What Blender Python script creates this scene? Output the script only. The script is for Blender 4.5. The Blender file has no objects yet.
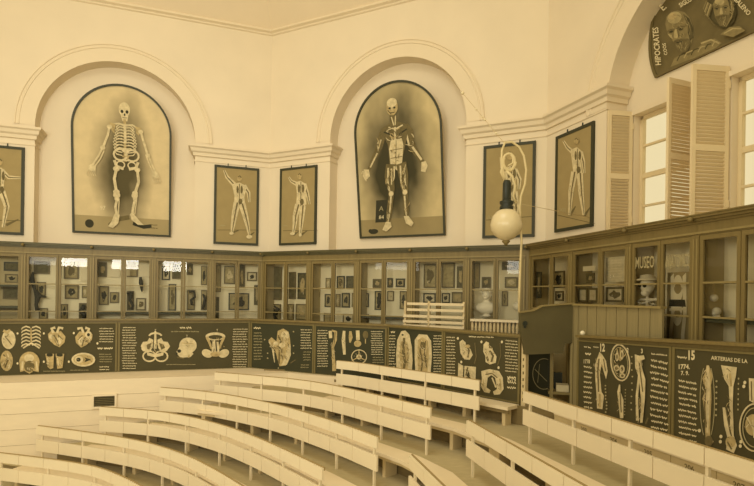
import bpy, bmesh, math, random
from mathutils import Vector, geometry
random.seed(7)
scene = bpy.context.scene
COL = scene.collection
ZE = 5.0                      # height of the eye above the pit floor
F, H, ROLL = 514.0, 295.0, math.radians(0.85)
CR, SR = math.cos(ROLL), math.sin(ROLL)

# ------------------------------------------------------------------ survey helpers
def ray(x, y):
    u = (x-377)/F; v = (H-y)/F
    return Vector((u*CR-v*SR, 1.0, u*SR+v*CR))

class Frame:
    """a real plane in the room: origin o, e1 to the right, e2 up, n into the room"""
    def __init__(s, o, e1, e2, n):
        s.o, s.e1, s.e2, s.n = Vector(o), Vector(e1).normalized(), Vector(e2).normalized(), Vector(n).normalized()
    def w(s, u, z, d=0.0): return s.o + s.e1*u + s.e2*z + s.n*d
    def at(s, x, y, d=0.0):
        r = ray(x, y); o = s.o + s.n*d
        t = o.dot(s.n)/r.dot(s.n); p = r*t - o
        return p.dot(s.e1), p.dot(s.e2)
    def inset(s, d): return Frame(s.o+s.n*d, s.e1, s.e2, s.n)
    def pt(s, x, y, d=0.0):
        u, z = s.at(x, y, 0 if d == 0 else d); return s.w(u, z, d)

def wall(px, py, az):
    a = math.radians(az); e1 = Vector((math.sin(a), math.cos(a), 0))
    n = Vector((e1.y, -e1.x, 0))
    return Frame((px, py, 0), e1, (0, 0, 1), n)

TH = 70.6
P1 = (-2.7528, 13.0); P2 = (3.2906, 10.1045)
A = wall(*P1, TH)            # left wall, u runs from -6.7 to 0
B = wall(*P1, TH+45)         # back wall, u 0..6.7
C = wall(*P2, TH+90)         # right wall with the windows, u 0..6.7
for f in (A, B, C): assert f.n.y < 0
cA, cB = A.inset(.5), B.inset(.5)
cC = wall(2.8697, 9.7517, 166.0)
pA = A.inset(1.49)
Q1 = (-2.7949, 11.4); Q2 = (0.2231, 9.9541); Q3 = (2.1962, 7.7550)
pB1 = wall(*Q1, TH+45); pB2 = wall(*Q2, TH+67.5)
Q4 = (2.903, 7.40); pC = wall(*Q4, 165)

# ------------------------------------------------------------------ materials
def lin(c): return tuple((v/255/12.92) if v <= 10 else ((v/255+.055)/1.055)**2.4 for v in c)
def mat(name, rgb, rough=.8, var=.06, scale=3.0, bump=0.0, spec=.3, stretch=None, detail=6):
    m = bpy.data.materials.new(name); m.use_nodes = True
    nt = m.node_tree; b = nt.nodes['Principled BSDF']
    c = lin(rgb)
    b.inputs['Roughness'].default_value = rough
    b.inputs['Specular IOR Level'].default_value = spec
    tc = nt.nodes.new('ShaderNodeTexCoord'); mp = nt.nodes.new('ShaderNodeMapping')
    nz = nt.nodes.new('ShaderNodeTexNoise'); rp = nt.nodes.new('ShaderNodeMix'); rp.data_type = 'RGBA'
    nz.inputs['Scale'].default_value = scale; nz.inputs['Detail'].default_value = detail
    if stretch: mp.inputs['Scale'].default_value = stretch
    nt.links.new(tc.outputs['Object'], mp.inputs['Vector']); nt.links.new(mp.outputs[0], nz.inputs['Vector'])
    lo = [max(0, v*(1-var*2.2)) for v in c]; hi = [min(1, v*(1+var*1.6)) for v in c]
    rp.inputs[6].default_value = (*lo, 1); rp.inputs[7].default_value = (*hi, 1)
    nt.links.new(nz.outputs['Fac'], rp.inputs[0]); nt.links.new(rp.outputs[2], b.inputs['Base Color'])
    if bump:
        bp = nt.nodes.new('ShaderNodeBump'); bp.inputs['Strength'].default_value = bump; bp.inputs['Distance'].default_value = .01
        nt.links.new(nz.outputs['Fac'], bp.inputs['Height']); nt.links.new(bp.outputs[0], b.inputs['Normal'])
    return m
M = dict(
    plaster=mat('cream_plaster', (228, 214, 188), .9, .035, 1.3, .05, detail=9),
    plaster_mould=mat('plaster_moulding', (227, 212, 184), .85, .02, 2),
    ceiling=mat('ceiling_plaster', (230, 214, 186), .9, .02, 1.5),
    lowwall=mat('whitewashed_boards', (231, 215, 184), .85, .04, 2.5, stretch=(1, 1, 4)),
    bench=mat('cream_painted_wood', (230, 216, 184), .6, .03, 2.2, stretch=(1, 1, 3)),
    benchtop=mat('worn_cream_seat', (232, 216, 183), .6, .04, 3),
    seam=mat('panel_seam', (160, 138, 92), .9, .02),
    support=mat('bench_support_paint', (207, 188, 145), .8, .05),
    riser=mat('shade_darkened_riser_boards', (128, 112, 76), .9, .12, 3, stretch=(2, 2, 14)),  # coloured dark to carry the shade in the openings under the seats
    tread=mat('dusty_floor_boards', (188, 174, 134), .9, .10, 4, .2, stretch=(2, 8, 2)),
    wood=mat('varnished_olive_wood', (126, 110, 68), .45, .12, 5, .05, stretch=(4, 4, .6)),
    wood_l=mat('lighter_wood_edge', (146, 130, 85), .45, .10, 5, stretch=(4, 4, .6)),
    wood_d=mat('dark_cornice_wood', (94, 88, 57), .45, .12, 5, stretch=(1, 1, 5)),
    panelling=mat('vestibule_panelling', (146, 133, 94), .6, .10, 5, .1, stretch=(12, 12, .6)),
    case_back=mat('case_lining_paper', (242, 230, 192), .9, .05, 3),
    case_side=mat('case_inner_wood', (190, 174, 130), .8, .08, 4),
    shelf=mat('shelf_edge', (78, 80, 58), .6, .08, 4),
    board=mat('black_chart_paint', (76, 70, 44), .75, .10, 2.5, .03),
    board2=mat('green_black_chart_paint', (60, 60, 40), .75, .10, 2.5, .03),
    batten=mat('chart_batten_wood', (118, 106, 66), .6, .08, 5),
    chalk=mat('chalk_white_paint', (222, 208, 168), .9, .08, 30),
    chalk_d=mat('faded_chalk', (168, 156, 116), .9, .10, 30),
    bone=mat('bone_paint', (212, 196, 154), .85, .22, 14),
    flesh=mat('anatomical_drawing_buff', (186, 165, 116), .85, .28, 16),
    umber=mat('anatomical_drawing_umber', (112, 100, 66), .85, .2, 20),
    ink=mat('dark_ink', (58, 56, 40), .8, .1, 20),
    frame_d=mat('black_picture_frame', (60, 60, 42), .5, .08, 10),
    frame_m=mat('brown_picture_frame', (108, 96, 60), .5, .08, 10),
    print_l=mat('pale_print', (214, 200, 160), .9, .16, 12),
    print_m=mat('mid_print', (176, 160, 114), .9, .3, 14),
    print_k=mat('dark_print', (104, 98, 68), .9, .35, 14),
    canvas=mat('olive_canvas', (160, 142, 98), .9, .06, 5),
    canvas_d=mat('lunette_canvas', (110, 98, 64), .9, .15, 4),
    white=mat('white_card_or_reflection', (228, 215, 178), .8, .03, 6),
    cast=mat('white_plaster_cast', (240, 230, 202), .7, .05, 8),
    louvre=mat('louvre_paint', (226, 208, 170), .7, .04, 3),
    sash=mat('sash_paint', (222, 204, 164), .7, .04, 3),
    dark=mat('dark_slate_panel', (94, 86, 56), .7, .12, 3, .1),
    black=mat('black_metal', (44, 48, 38), .4, .08, 8),
    cream_metal=mat('cream_enamelled_tube', (212, 194, 146), .4, .05, 8),
    opal=mat('opal_glass_globe', (216, 200, 160), .25, .05, 4, spec=.5),
    wire=mat('pale_wire', (190, 170, 124), .6, .03, 4),
    specimen=mat('dark_dried_specimen', (52, 50, 36), .7, .3, 20),
)
g = bpy.data.materials.new('cabinet_glass'); g.use_nodes = True; nt = g.node_tree; nt.nodes.clear()
out = nt.nodes.new('ShaderNodeOutputMaterial'); mx = nt.nodes.new('ShaderNodeMixShader')
tr = nt.nodes.new('ShaderNodeBsdfTransparent'); tr.inputs[0].default_value = (.97, .97, .95, 1)
gl = nt.nodes.new('ShaderNodeBsdfGlossy'); gl.inputs['Roughness'].default_value = .02
fr = nt.nodes.new('ShaderNodeFresnel'); fr.inputs[0].default_value = 1.45
nt.links.new(fr.outputs[0], mx.inputs[0]); nt.links.new(tr.outputs[0], mx.inputs[1]); nt.links.new(gl.outputs[0], mx.inputs[2]); nt.links.new(mx.outputs[0], out.inputs[0])
M['glass'] = g

def painting_mat(name, pale, dark, frame, cu, cz, ru, rz, floor_z, floor_c):
    """the canvas of a big painting: pale ground, a smoky painted cloud round the figure, a painted floor"""
    m = mat(name, pale, .9, .08, 4); nt = m.node_tree; b = nt.nodes['Principled BSDF']
    base = b.inputs['Base Color'].links[0].from_socket
    tc = nt.nodes.new('ShaderNodeTexCoord'); sx = nt.nodes.new('ShaderNodeSeparateXYZ')
    nt.links.new(tc.outputs['UV'], sx.inputs[0])
    def mth(op, a, b_=None, clamp=False):
        n = nt.nodes.new('ShaderNodeMath'); n.operation = op; n.use_clamp = clamp
        for i, v in enumerate((a, b_)):
            if v is None: continue
            if isinstance(v, (int, float)): n.inputs[i].default_value = v
            else: nt.links.new(v, n.inputs[i])
        return n.outputs[0]
    U, Z = sx.outputs[0], sx.outputs[1]
    du = mth('DIVIDE', mth('SUBTRACT', U, cu), ru); dz = mth('DIVIDE', mth('SUBTRACT', Z, cz), rz)
    nz = nt.nodes.new('ShaderNodeTexNoise'); nz.inputs['Scale'].default_value = 4; nt.links.new(tc.outputs['UV'], nz.inputs['Vector'])
    r = mth('ADD', mth('SQRT', mth('ADD', mth('MULTIPLY', du, du), mth('MULTIPLY', dz, dz))), mth('MULTIPLY', mth('SUBTRACT', nz.outputs[0], .5), .7))
    k = mth('SUBTRACT', 1.25, r, True)
    k = mth('MULTIPLY', k, 1.25, True)
    m1 = nt.nodes.new('ShaderNodeMix'); m1.data_type = 'RGBA'
    nt.links.new(k, m1.inputs[0]); nt.links.new(base, m1.inputs[6]); m1.inputs[7].default_value = (*lin(dark), 1)
    fl = mth('LESS_THAN', Z, floor_z)
    m2 = nt.nodes.new('ShaderNodeMix'); m2.data_type = 'RGBA'
    nt.links.new(mth('MULTIPLY', fl, .75), m2.inputs[0]); nt.links.new(m1.outputs[2], m2.inputs[6]); m2.inputs[7].default_value = (*lin(floor_c), 1)
    nt.links.new(m2.outputs[2], b.inputs['Base Color'])
    return m

# ------------------------------------------------------------------ mesh builder
class MB:
    def __init__(s): s.v, s.f, s.m, s.mats, s.uv = [], [], [], [], None
    def mi(s, m):
        m = M[m] if isinstance(m, str) else m
        if m not in s.mats: s.mats.append(m)
        return s.mats.index(m)
    def face(s, pts, m):
        i = len(s.v); s.v += [Vector(p) for p in pts]; s.f.append(list(range(i, i+len(pts)))); s.m.append(s.mi(m))
    def solid(s, vs, fs, m):
        i = len(s.v); s.v += [Vector(p) for p in vs]; k = s.mi(m)
        for f in fs: s.f.append([i+a for a in f]); s.m.append(k)
    def hexa(s, p, m):   # p: 8 points bottom 4 then top 4
        s.solid(p, [(0,3,2,1),(4,5,6,7),(0,1,5,4),(1,2,6,5),(2,3,7,6),(3,0,4,7)], m)
    def box(s, fr, u0, u1, z0, z1, d0, d1, m):
        s.hexa([fr.w(u0,z0,d0), fr.w(u1,z0,d0), fr.w(u1,z0,d1), fr.w(u0,z0,d1), fr.w(u0,z1,d0), fr.w(u1,z1,d0), fr.w(u1,z1,d1), fr.w(u0,z1,d1)], m)
    def prism(s, pts, z0, z1, m):
        n = len(pts); vs = [(p[0], p[1], z0) for p in pts]+[(p[0], p[1], z1) for p in pts]
        s.solid(vs, [tuple(range(n))[::-1], tuple(range(n, 2*n))]+[(i, (i+1) % n, n+(i+1) % n, n+i) for i in range(n)], m)
    def tube(s, pts, r, m, n=8, caps=True):
        pts = [Vector(p) for p in pts]; R = r if isinstance(r, (list, tuple)) else [r]*len(pts)
        rings = []; up = None
        for i, p in enumerate(pts):
            t = (pts[min(i+1, len(pts)-1)]-pts[max(i-1, 0)]).normalized()
            if up is None: up = t.orthogonal().normalized()
            up = (up - t*up.dot(t)).normalized() if (up - t*up.dot(t)).length > 1e-5 else t.orthogonal().normalized()
            b = t.cross(up)
            rings.append([p+(up*math.cos(a)+b*math.sin(a))*R[i] for a in [2*math.pi*k/n for k in range(n)]])
        vs = [q for rg in rings for q in rg]; fs = []
        for i in range(len(pts)-1):
            for k in range(n): fs.append((i*n+k, i*n+(k+1) % n, (i+1)*n+(k+1) % n, (i+1)*n+k))
        if caps: fs += [tuple(range(n))[::-1], tuple(range(len(vs)-n, len(vs)))]
        s.solid(vs, fs, m)
    def lathe(s, c, prof, m, n=20):      # prof [(r,z)], axis z
        c = Vector(c); vs = []; fs = []
        for r, z in prof:
            for k in range(n):
                a = 2*math.pi*k/n; vs.append(c+Vector((r*math.cos(a), r*math.sin(a), z)))
        for i in range(len(prof)-1):
            for k in range(n): fs.append((i*n+k, i*n+(k+1) % n, (i+1)*n+(k+1) % n, (i+1)*n+k))
        fs += [tuple(range(n))[::-1], tuple(range(len(vs)-n, len(vs)))]
        s.solid(vs, fs, m)
    def ball(s, c, r, m, n=12, sq=(1,1,1)):
        c = Vector(c); vs = []; fs = []; k2 = n//2
        for i in range(1, k2):
            t = math.pi*i/k2
            for k in range(n):
                a = 2*math.pi*k/n; vs.append(c+Vector((r*sq[0]*math.sin(t)*math.cos(a), r*sq[1]*math.sin(t)*math.sin(a), r*sq[2]*math.cos(t))))
        for i in range(k2-2):
            for k in range(n): fs.append((i*n+k, (i+1)*n+k, (i+1)*n+(k+1) % n, i*n+(k+1) % n))
        top = len(vs); vs.append(c+Vector((0,0,r*sq[2]))); vs.append(c-Vector((0,0,r*sq[2])))
        for k in range(n):
            fs.append((top, k, (k+1) % n)); fs.append((top+1, (k2-2)*n+(k+1) % n, (k2-2)*n+k))
        s.solid(vs, fs, m)
    def build(s, name, parent=None, smooth=False, fix=True, kind=None):
        if not s.v: return None
        org = Vector(parent.location) if parent else Vector((0, 0, 0))
        vs = [v+Vector((0, 0, ZE)) for v in s.v]
        if not parent:
            lo = Vector([min(v[i] for v in vs) for i in range(3)]); hi = Vector([max(v[i] for v in vs) for i in range(3)])
            org = Vector(((lo.x+hi.x)/2, (lo.y+hi.y)/2, lo.z))
        me = bpy.data.meshes.new(name); me.from_pydata([v-org for v in vs], [], s.f)
        for m in s.mats: me.materials.append(m)
        me.polygons.foreach_set('material_index', s.m)
        if s.uv:
            l = me.uv_layers.new(name='UVMap')
            for p in me.polygons:
                for li in p.loop_indices: l.data[li].uv = s.uv(vs[me.loops[li].vertex_index]-Vector((0, 0, ZE)))
        if fix:
            bm = bmesh.new(); bm.from_mesh(me); bmesh.ops.recalc_face_normals(bm, faces=bm.faces[:]); bm.to_mesh(me); bm.free()
        if smooth: me.polygons.foreach_set('use_smooth', [True]*len(me.polygons))
        o = bpy.data.objects.new(name, me); COL.objects.link(o)
        if parent: o.parent = parent
        else: o.location = org
        if kind: o['kind'] = kind
        return o

def thing(name, label, cat, loc, group=None):
    o = bpy.data.objects.new(name, None); COL.objects.link(o); o.empty_display_size = .1
    o.location = (loc[0], loc[1], loc[2]+ZE); o['label'] = label; o['category'] = cat
    if group: o['group'] = group
    return o
def tag(o, label, cat, group=None):
    o['label'] = label; o['category'] = cat
    if group: o['group'] = group
    return o

def miter(pts, d):
    """offset a plan polyline by d towards its right-hand side (room side)"""
    out = []; n = len(pts)
    for i in range(n):
        a = Vector(pts[i][:2]); 
        dirs = []
        if i > 0: dirs.append((a-Vector(pts[i-1][:2])).normalized())
        if i < n-1: dirs.append((Vector(pts[i+1][:2])-a).normalized())
        ns = [Vector((t.y, -t.x)) for t in dirs]
        if len(ns) == 1: out.append(a+ns[0]*d)
        else:
            b = (ns[0]+ns[1]).normalized(); out.append(a+b*(d/max(.3, b.dot(ns[0]))))
    return out
def sweep(mb, pts, prof, m, pre=None, post=None):
    """prof: closed loop of (d, z)"""
    full = ([pre] if pre is not None else [])+list(pts)+([post] if post is not None else [])
    i0 = 1 if pre is not None else 0; i1 = i0+len(pts)
    cols = [[(q.x, q.y, z) for q in miter(full, d)[i0:i1]] for d, z in prof]
    n = len(pts); k = len(prof)
    vs = [cols[j][i] for i in range(n) for j in range(k)]; fs = []
    for i in range(n-1):
        for j in range(k): fs.append((i*k+j, i*k+(j+1) % k, (i+1)*k+(j+1) % k, (i+1)*k+j))
    fs += [tuple(range(k)), tuple(range((n-1)*k, n*k))[::-1]]
    mb.solid(vs, fs, m)

# 2-D drawing on a plane ------------------------------------------------------
class Draw:
    def __init__(s, fr, mp): s.mb = MB(); s.fr = fr; s.mp = mp; s.k = 0; s.h = .004
    def _p(s, q): u, z = s.mp(*q); return s.fr.w(u, z, s.h+s.k*.0006)
    def poly(s, pts, m):
        s.k += 1
        P = [s.mp(*q) for q in pts]
        tri = geometry.tessellate_polygon([[Vector((p[0], p[1], 0)) for p in P]])
        s.mb.solid([s.fr.w(p[0], p[1], s.h+s.k*.0006) for p in P], [tuple(t) for t in tri], m)
    def ell(s, cx, cy, rx, ry, m, rot=0, n=18, a0=0, a1=360):
        c, q = math.cos(math.radians(rot)), math.sin(math.radians(rot))
        pts = []
        for i in range(n):
            a = math.radians(a0+(a1-a0)*i/(n if a1-a0 == 360 else n-1)); x, y = rx*math.cos(a), ry*math.sin(a)
            pts.append((cx+x*c-y*q, cy+x*q+y*c))
        s.poly(pts, m)
    def line(s, pts, w, m, w2=None, same=False):
        if not same: s.k += 1
        pts = [Vector((p[0], p[1])) for p in pts]; n = len(pts); L, R = [], []
        for i, p in enumerate(pts):
            t = pts[min(i+1, n-1)]-pts[max(i-1, 0)]
            t = t.normalized() if t.length > 1e-9 else Vector((1, 0)); q = Vector((-t.y, t.x))
            ww = (w+(w2-w)*i/(n-1) if w2 is not None and not isinstance(w, (list, tuple)) else (w[i] if isinstance(w, (list, tuple)) else w))/2
            L.append(s._p(p+q*ww)); R.append(s._p(p-q*ww))
        s.mb.solid(L+R, [(i, i+1, n+i+1, n+i) for i in range(n-1)], m)
    def arc(s, cx, cy, rx, ry, a0, a1, w, m, rot=0, n=14):
        c, q = math.cos(math.radians(rot)), math.sin(math.radians(rot)); pts = []
        for i in range(n+1):
            a = math.radians(a0+(a1-a0)*i/n); x, y = rx*math.cos(a), ry*math.sin(a); pts.append((cx+x*c-y*q, cy+x*q+y*c))
        s.line(pts, w, m)
    def scribble(s, x0, x1, y, hgt, m, slope=0.0):
        """one line of faded, unreadable handwriting"""
        s.k += 0; x = x0
        while x < x1-.3*hgt:
            wl = min(x1-x, hgt*random.uniform(1.2, 3.6)); n = max(3, int(wl/(hgt*.28)))
            pts = [(x+wl*i/n, y+slope*(x+wl*i/n-x0)+(hgt*.32 if i % 2 else -hgt*.32)*random.uniform(.3, 1)) for i in range(n+1)]
            s.line(pts, hgt*.34, m, same=True); x += wl+hgt*.45
    def block(s, x0, x1, y0, y1, rows, m, slope=0.0, ragged=.12, hf=.62):
        s.k += 1; st = (y1-y0)/rows
        for i in range(rows):
            e = x1-(x1-x0)*random.uniform(0, ragged); b = x0+(x1-x0)*random.uniform(0, ragged*.6)
            s.scribble(b, e, y0+st*(i+.5), st*hf, m, slope)
    def text(s, body, x, y, size, m, sx=1.0, fn=None, font_bold=.0):
        """lettering in map units, baseline at x,y (y grows downwards)"""
        s.k += 1
        cu = bpy.data.curves.new('lettering', 'FONT'); cu.body = body; cu.size = 1; cu.resolution_u = 2; cu.offset = font_bold
        o = bpy.data.objects.new('lettering', cu); COL.objects.link(o)
        bpy.context.view_layer.update()
        me = o.to_mesh()
        def f(v):
            px, py = x+v.x*size*sx, y-v.y*size*1.0
            if fn: px, py = fn(v.x*size*sx, v.y*size)
            return s._p((px, py))
        s.mb.solid([f(v.co) for v in me.vertices], [tuple(p.vertices) for p in me.polygons], m)
        o.to_mesh_clear(); bpy.data.objects.remove(o); bpy.data.curves.remove(cu)
    def hatch(s, cx, cy, rx, ry, n, ln, w=2.2, ms=('umber', 'bone', 'flesh'), ang=60):
        s.k += 1
        for i in range(n):
            a = random.uniform(0, 2*math.pi); r = math.sqrt(random.random())*.85; x, y = cx+rx*r*math.cos(a), cy+ry*r*math.sin(a)
            t = math.radians(ang+random.uniform(-45, 45)); l = ln*random.uniform(.4, 1.1)/2; q = random.uniform(-.3, .3)*l
            s.line([(x-l*math.cos(t), y-l*math.sin(t)), (x+q*math.sin(t), y-q*math.cos(t)), (x+l*math.cos(t), y+l*math.sin(t))], [w*.4, w, w*.3], ms[i % len(ms)], same=(i % 6 != 0))
    def build(s, name, parent): return s.mb.build(name, parent, fix=False)

def img_map(fr, d, ox=0, oy=0, sc=1.0):
    """map crop pixels of a survey picture to the plane of fr at offset d"""
    q = fr.inset(d)
    return lambda x, y: q.at(ox+x/sc, oy+y/sc)

# ------------------------------------------------------------------ ROOM SHELL
ARCH = {'A': (-3.45, 3.62, 1.66, 2.05, -.35), 'B': (3.42, 3.66, 1.66, 2.04, -.35), 'C': (3.35, 3.2, 1.78, 2.24, -.42)}
ZT = 6.55; ZB = -1.75
def arc_pts(cu, cz, r, n=40): return [(cu-r*math.cos(math.pi*i/n), cz+r*math.sin(math.pi*i/n)) for i in range(n+1)]
def niche_wall(name, fr, key, umin, umax, windows=()):
    cu, cz, r, ro, dep = ARCH[key]; mb = MB(); m = 'plaster'; zs = .7
    q = lambda u, z, d=0: fr.w(u, z, d)
    mb.face([q(umin, ZB), q(umax, ZB), q(umax, zs), q(umin, zs)], m)
    mb.face([q(umin, zs), q(cu-r, zs), q(cu-r, cz), q(umin, cz)], m); mb.face([q(cu+r, zs), q(umax, zs), q(umax, cz), q(cu+r, cz)], m)
    ap = arc_pts(cu, cz, r)
    mb.face([q(umin, cz), q(cu-r, cz), q(cu-r, ZT), q(umin, ZT)], m); mb.face([q(cu+r, cz), q(umax, cz), q(umax, ZT), q(cu+r, ZT)], m)
    for a, b in zip(ap, ap[1:]):
        mb.face([q(*a), q(*b), q(b[0], ZT), q(a[0], ZT)], m)
        mb.face([q(*a), q(*b), q(b[0], b[1], dep), q(a[0], a[1], dep)], m)
    for s_ in (-1, 1):
        u = cu+s_*r; mb.face([q(u, zs), q(u, cz), q(u, cz, dep), q(u, zs, dep)], m)
    mb.face([q(cu-r, zs), q(cu+r, zs), q(cu+r, zs, dep), q(cu-r, zs, dep)], m)
    # back of the niche with window openings
    us = sorted({cu-r, cu+r, *[w for x in windows for w in x[:2]]}); 
    zl = sorted({zs, cz, *[w for x in windows for w in x[2:4]]})
    for u0, u1 in zip(us, us[1:]):
        for z0, z1 in zip(zl, zl[1:]):
            um, zm = (u0+u1)/2, (z0+z1)/2
            if any(w[0] < um < w[1] and w[2] < zm < w[3] for w in windows): continue
            mb.face([q(u0, z0, dep), q(u1, z0, dep), q(u1, z1, dep), q(u0, z1, dep)], m)
    zc = max([cz]+[w[3] for w in windows])
    for a, b in zip(ap, ap[1:]):
        mb.face([q(a[0], min(cz, a[1]), dep), q(b[0], cz, dep), q(b[0], b[1], dep), q(a[0], a[1], dep)], m)
    for w in windows:
        u0, u1, z0, z1 = w[:4]; de = dep-.22
        for p in ([(u0, z0), (u0, z1)], [(u1, z0), (u1, z1)], [(u0, z0), (u1, z0)], [(u0, z1), (u1, z1)]):
            mb.face([q(*p[0], dep), q(*p[1], dep), q(*p[1], de), q(*p[0], de)], m)
    mb.build(name, kind='structure', fix=False)
    # archivolt moulding
    t = MB(); prof = [(r+.0, 0), (r+.0, .010), (ro-.10, .012), (ro-.09, .028), (ro-.07, .028), (ro-.06, .016), (ro-.03, .020), (ro-.02, .038), (ro, .038), (ro, 0)]
    ring = []
    n = 48
    for i in range(n+1):
        a = math.pi*i/n; ring.append([q(cu-pr*math.cos(a), cz+pr*math.sin(a), pd) for pr, pd in prof])
    k = len(prof); vs = [p for rg in ring for p in rg]
    t.solid(vs, [(i*k+j, i*k+(j+1) % k, (i+1)*k+(j+1) % k, (i+1)*k+j) for i in range(n) for j in range(k)], 'plaster_mould')
    return t
WIN = [(1.74, 2.85, 1.05, 3.06), (3.40, 4.50, 1.05, 3.06)]
ta = niche_wall('wall_left', A, 'A', -6.7, 0); ta.build('trim_1', kind='structure', smooth=False)
tb = niche_wall('wall_back', B, 'B', 0, 6.70); tb.build('trim_2', kind='structure')
tc_ = niche_wall('wall_right', C, 'C', 0, 6.7, WIN); tc_.build('trim_3', kind='structure')

# pier cornices (mitred round the corners, returned into the niches)
corn = [(0, 3.545), (.15, 3.545), (.15, 3.50), (.11, 3.47), (.09, 3.40), (.05, 3.37), (.04, 3.30), (0, 3.29)]
arch_fillet = [(0, 3.19), (.018, 3.19), (.018, 3.165), (0, 3.165)]
def XY(p): return (p.x, p.y)
def pier_line(*pts): return [XY(f.w(u, 0, d)) for f, u, d in pts]
corner1 = pier_line((A, -1.79, -.345), (A, -1.79, 0), (B, 0, 0), (B, 1.76, 0), (B, 1.76, -.345))
corner2 = pier_line((B, 5.08, -.345), (B, 5.08, 0), (C, 0, 0), (C, 1.57, 0), (C, 1.57, -.41))
corner0 = pier_line((A, -6.69, 0), (A, -5.11, 0), (A, -5.11, -.345))
corner3 = pier_line((C, 5.13, -.41), (C, 5.13, 0), (C, 6.69, 0))
for i, ln in enumerate((corner0, corner1, corner2, corner3)):
    mb = MB(); sweep(mb, ln, corn, 'plaster_mould'); sweep(mb, ln, arch_fillet, 'plaster_mould'); mb.build('trim_%d' % (4+i), kind='structure')
# ceiling and its crown moulding
room_c = Vector((-3.22, 4.26))
mb = MB(); ap_ = (room_c.x, room_c.y, 15.5)
octv = [XY(A.w(-6.70, 0)), XY(A.w(0, 0)), P2, XY(C.w(6.70, 0))]
octv = [octv[0]]+octv[1:]
D_az = math.radians(TH-45+180); L6 = A.w(-6.70, 0); L7 = L6+Vector((math.sin(D_az), math.cos(D_az), 0))*6.7
octv = [XY(L7)]+octv
for p, q in zip(octv, octv[1:]): mb.face([(*p, ZT+.02), (*q, ZT+.02), ap_], 'ceiling')
ceil_line = pier_line((A, -6.69, 0), (B, 0, 0), (C, 0, 0), (C, 6.69, 0))
mb.build('ceiling', kind='structure', fix=False)
mb = MB(); sweep(mb, ceil_line, [(0, ZT+.10), (.05, ZT+.10), (.10, ZT+.07), (.10, ZT+.03), (.04, ZT), (.035, ZT-.03), (.02, ZT-.04), (0, ZT-.05)], 'plaster_mould')
mb.build('trim_8', kind='structure')

mb = MB(); mb.face([(*XY(L6), -5), (*XY(L7), -5), (*XY(L7), ZT+.02), (*XY(L6), ZT+.02)], 'plaster'); mb.build('wall_front_left', kind='structure', fix=False)
# windows: frame, sash bars, glass
for i, (u0, u1, z0, z1) in enumerate(WIN):
    d0, d1 = ARCH['C'][4]-.20, ARCH['C'][4]-.13; mb = MB(); t = .055
    mb.box(C, u0, u0+t, z0, z1, d0, d1, 'sash'); mb.box(C, u1-t, u1, z0, z1, d0, d1, 'sash')
    mb.box(C, u0, u1, z1-t, z1, d0, d1, 'sash'); mb.box(C, u0, u1, z0, z0+t, d0, d1, 'sash')
    um = (u0+u1)/2; mb.box(C, um-.014, um+.014, z0, z1, d0+.005, d1-.005, 'sash')
    for k, tt in ((1, .016), (2, .04), (3, .016)):
        zz = z0+(z1-z0)*k/4; mb.box(C, u0, u1, zz-tt, zz+tt, d0+.005, d1-.005, 'sash')
    o = mb.build('window_%d' % (i+1), kind='structure')
    # projecting head moulding
    mh = MB(); mh.box(C, u0-.06, u1+.06, z1, z1+.07, ARCH['C'][4]+.001, ARCH['C'][4]+.05, 'plaster_mould'); mh.build('trim_%d' % (9+i), kind='structure')
    gp = MB(); gp.face([C.w(u0+.02, z0+.02, d0+.03), C.w(u1-.02, z0+.02, d0+.03), C.w(u1-.02, z1-.02, d0+.03), C.w(u0+.02, z1-.02, d0+.03)], 'glass')
    g_ = gp.build('pane', fix=False); g_.parent = o; g_.location = g_.location-o.location

# louvred shutters
def shutter(h, ang, w, z0, z1, label):
    """leaf hinged at h=(u,d) on wall C, ang measured from the wall line towards the room"""
    a = math.radians(ang); base = C.w(h[0], 0, h[1])
    e1 = C.e1*math.cos(a)+C.n*math.sin(a); n = Vector((e1.y, -e1.x, 0)); f = Frame(base, e1, (0, 0, 1), n)
    t = thing('louvred_shutter', label, 'shutter', base+e1*w/2+Vector((0, 0, z0)), 'louvred window shutters')
    fr = MB(); st = .055; th = .02
    fr.box(f, 0, st, z0, z1, -th, th, 'louvre'); fr.box(f, w-st, w, z0, z1, -th, th, 'louvre')
    zm = z0+(z1-z0)*.47
    for a0, a1 in ((z0, z0+.09), (zm-.045, zm+.045), (z1-.08, z1)): fr.box(f, st, w-st, a0, a1, -th, th, 'louvre')
    fr.build('shutter_frame', t)
    for k, (a0, a1) in enumerate(((z0+.09, zm-.045), (zm+.045, z1-.08))):
        sl = MB(); nn = int((a1-a0)/.050)
        for i in range(nn):
            z = a0+(i+.5)*(a1-a0)/nn
            sl.hexa([f.w(st, z-.020, .014), f.w(w-st, z-.020, .014), f.w(w-st, z-.015, .019), f.w(st, z-.015, .019),
                     f.w(st, z+.012, -.019), f.w(w-st, z+.012, -.019), f.w(w-st, z+.017, -.014), f.w(st, z+.017, -.014)], 'louvre')
        sl.build('slats', t)
    for zz in (z0+.25, z1-.25):
        hg = MB(); hg.box(f, -.012, .03, zz-.05, zz+.05, -.026, .026, 'louvre'); hg.build('hinge', t)
shutter((1.72, -.395), 101, .44, 1.07, 3.13, 'pale louvred shutter folded flat against the arch reveal, leftmost of the three')
shutter((2.875, -.39), 88, .55, 1.07, 3.16, 'shaded louvred shutter swung out at the right edge of the left window')
shutter((3.375, -.39), 102, .55, 1.07, 3.20, 'brightly lit louvred shutter swung out at the left edge of the right window')

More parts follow.
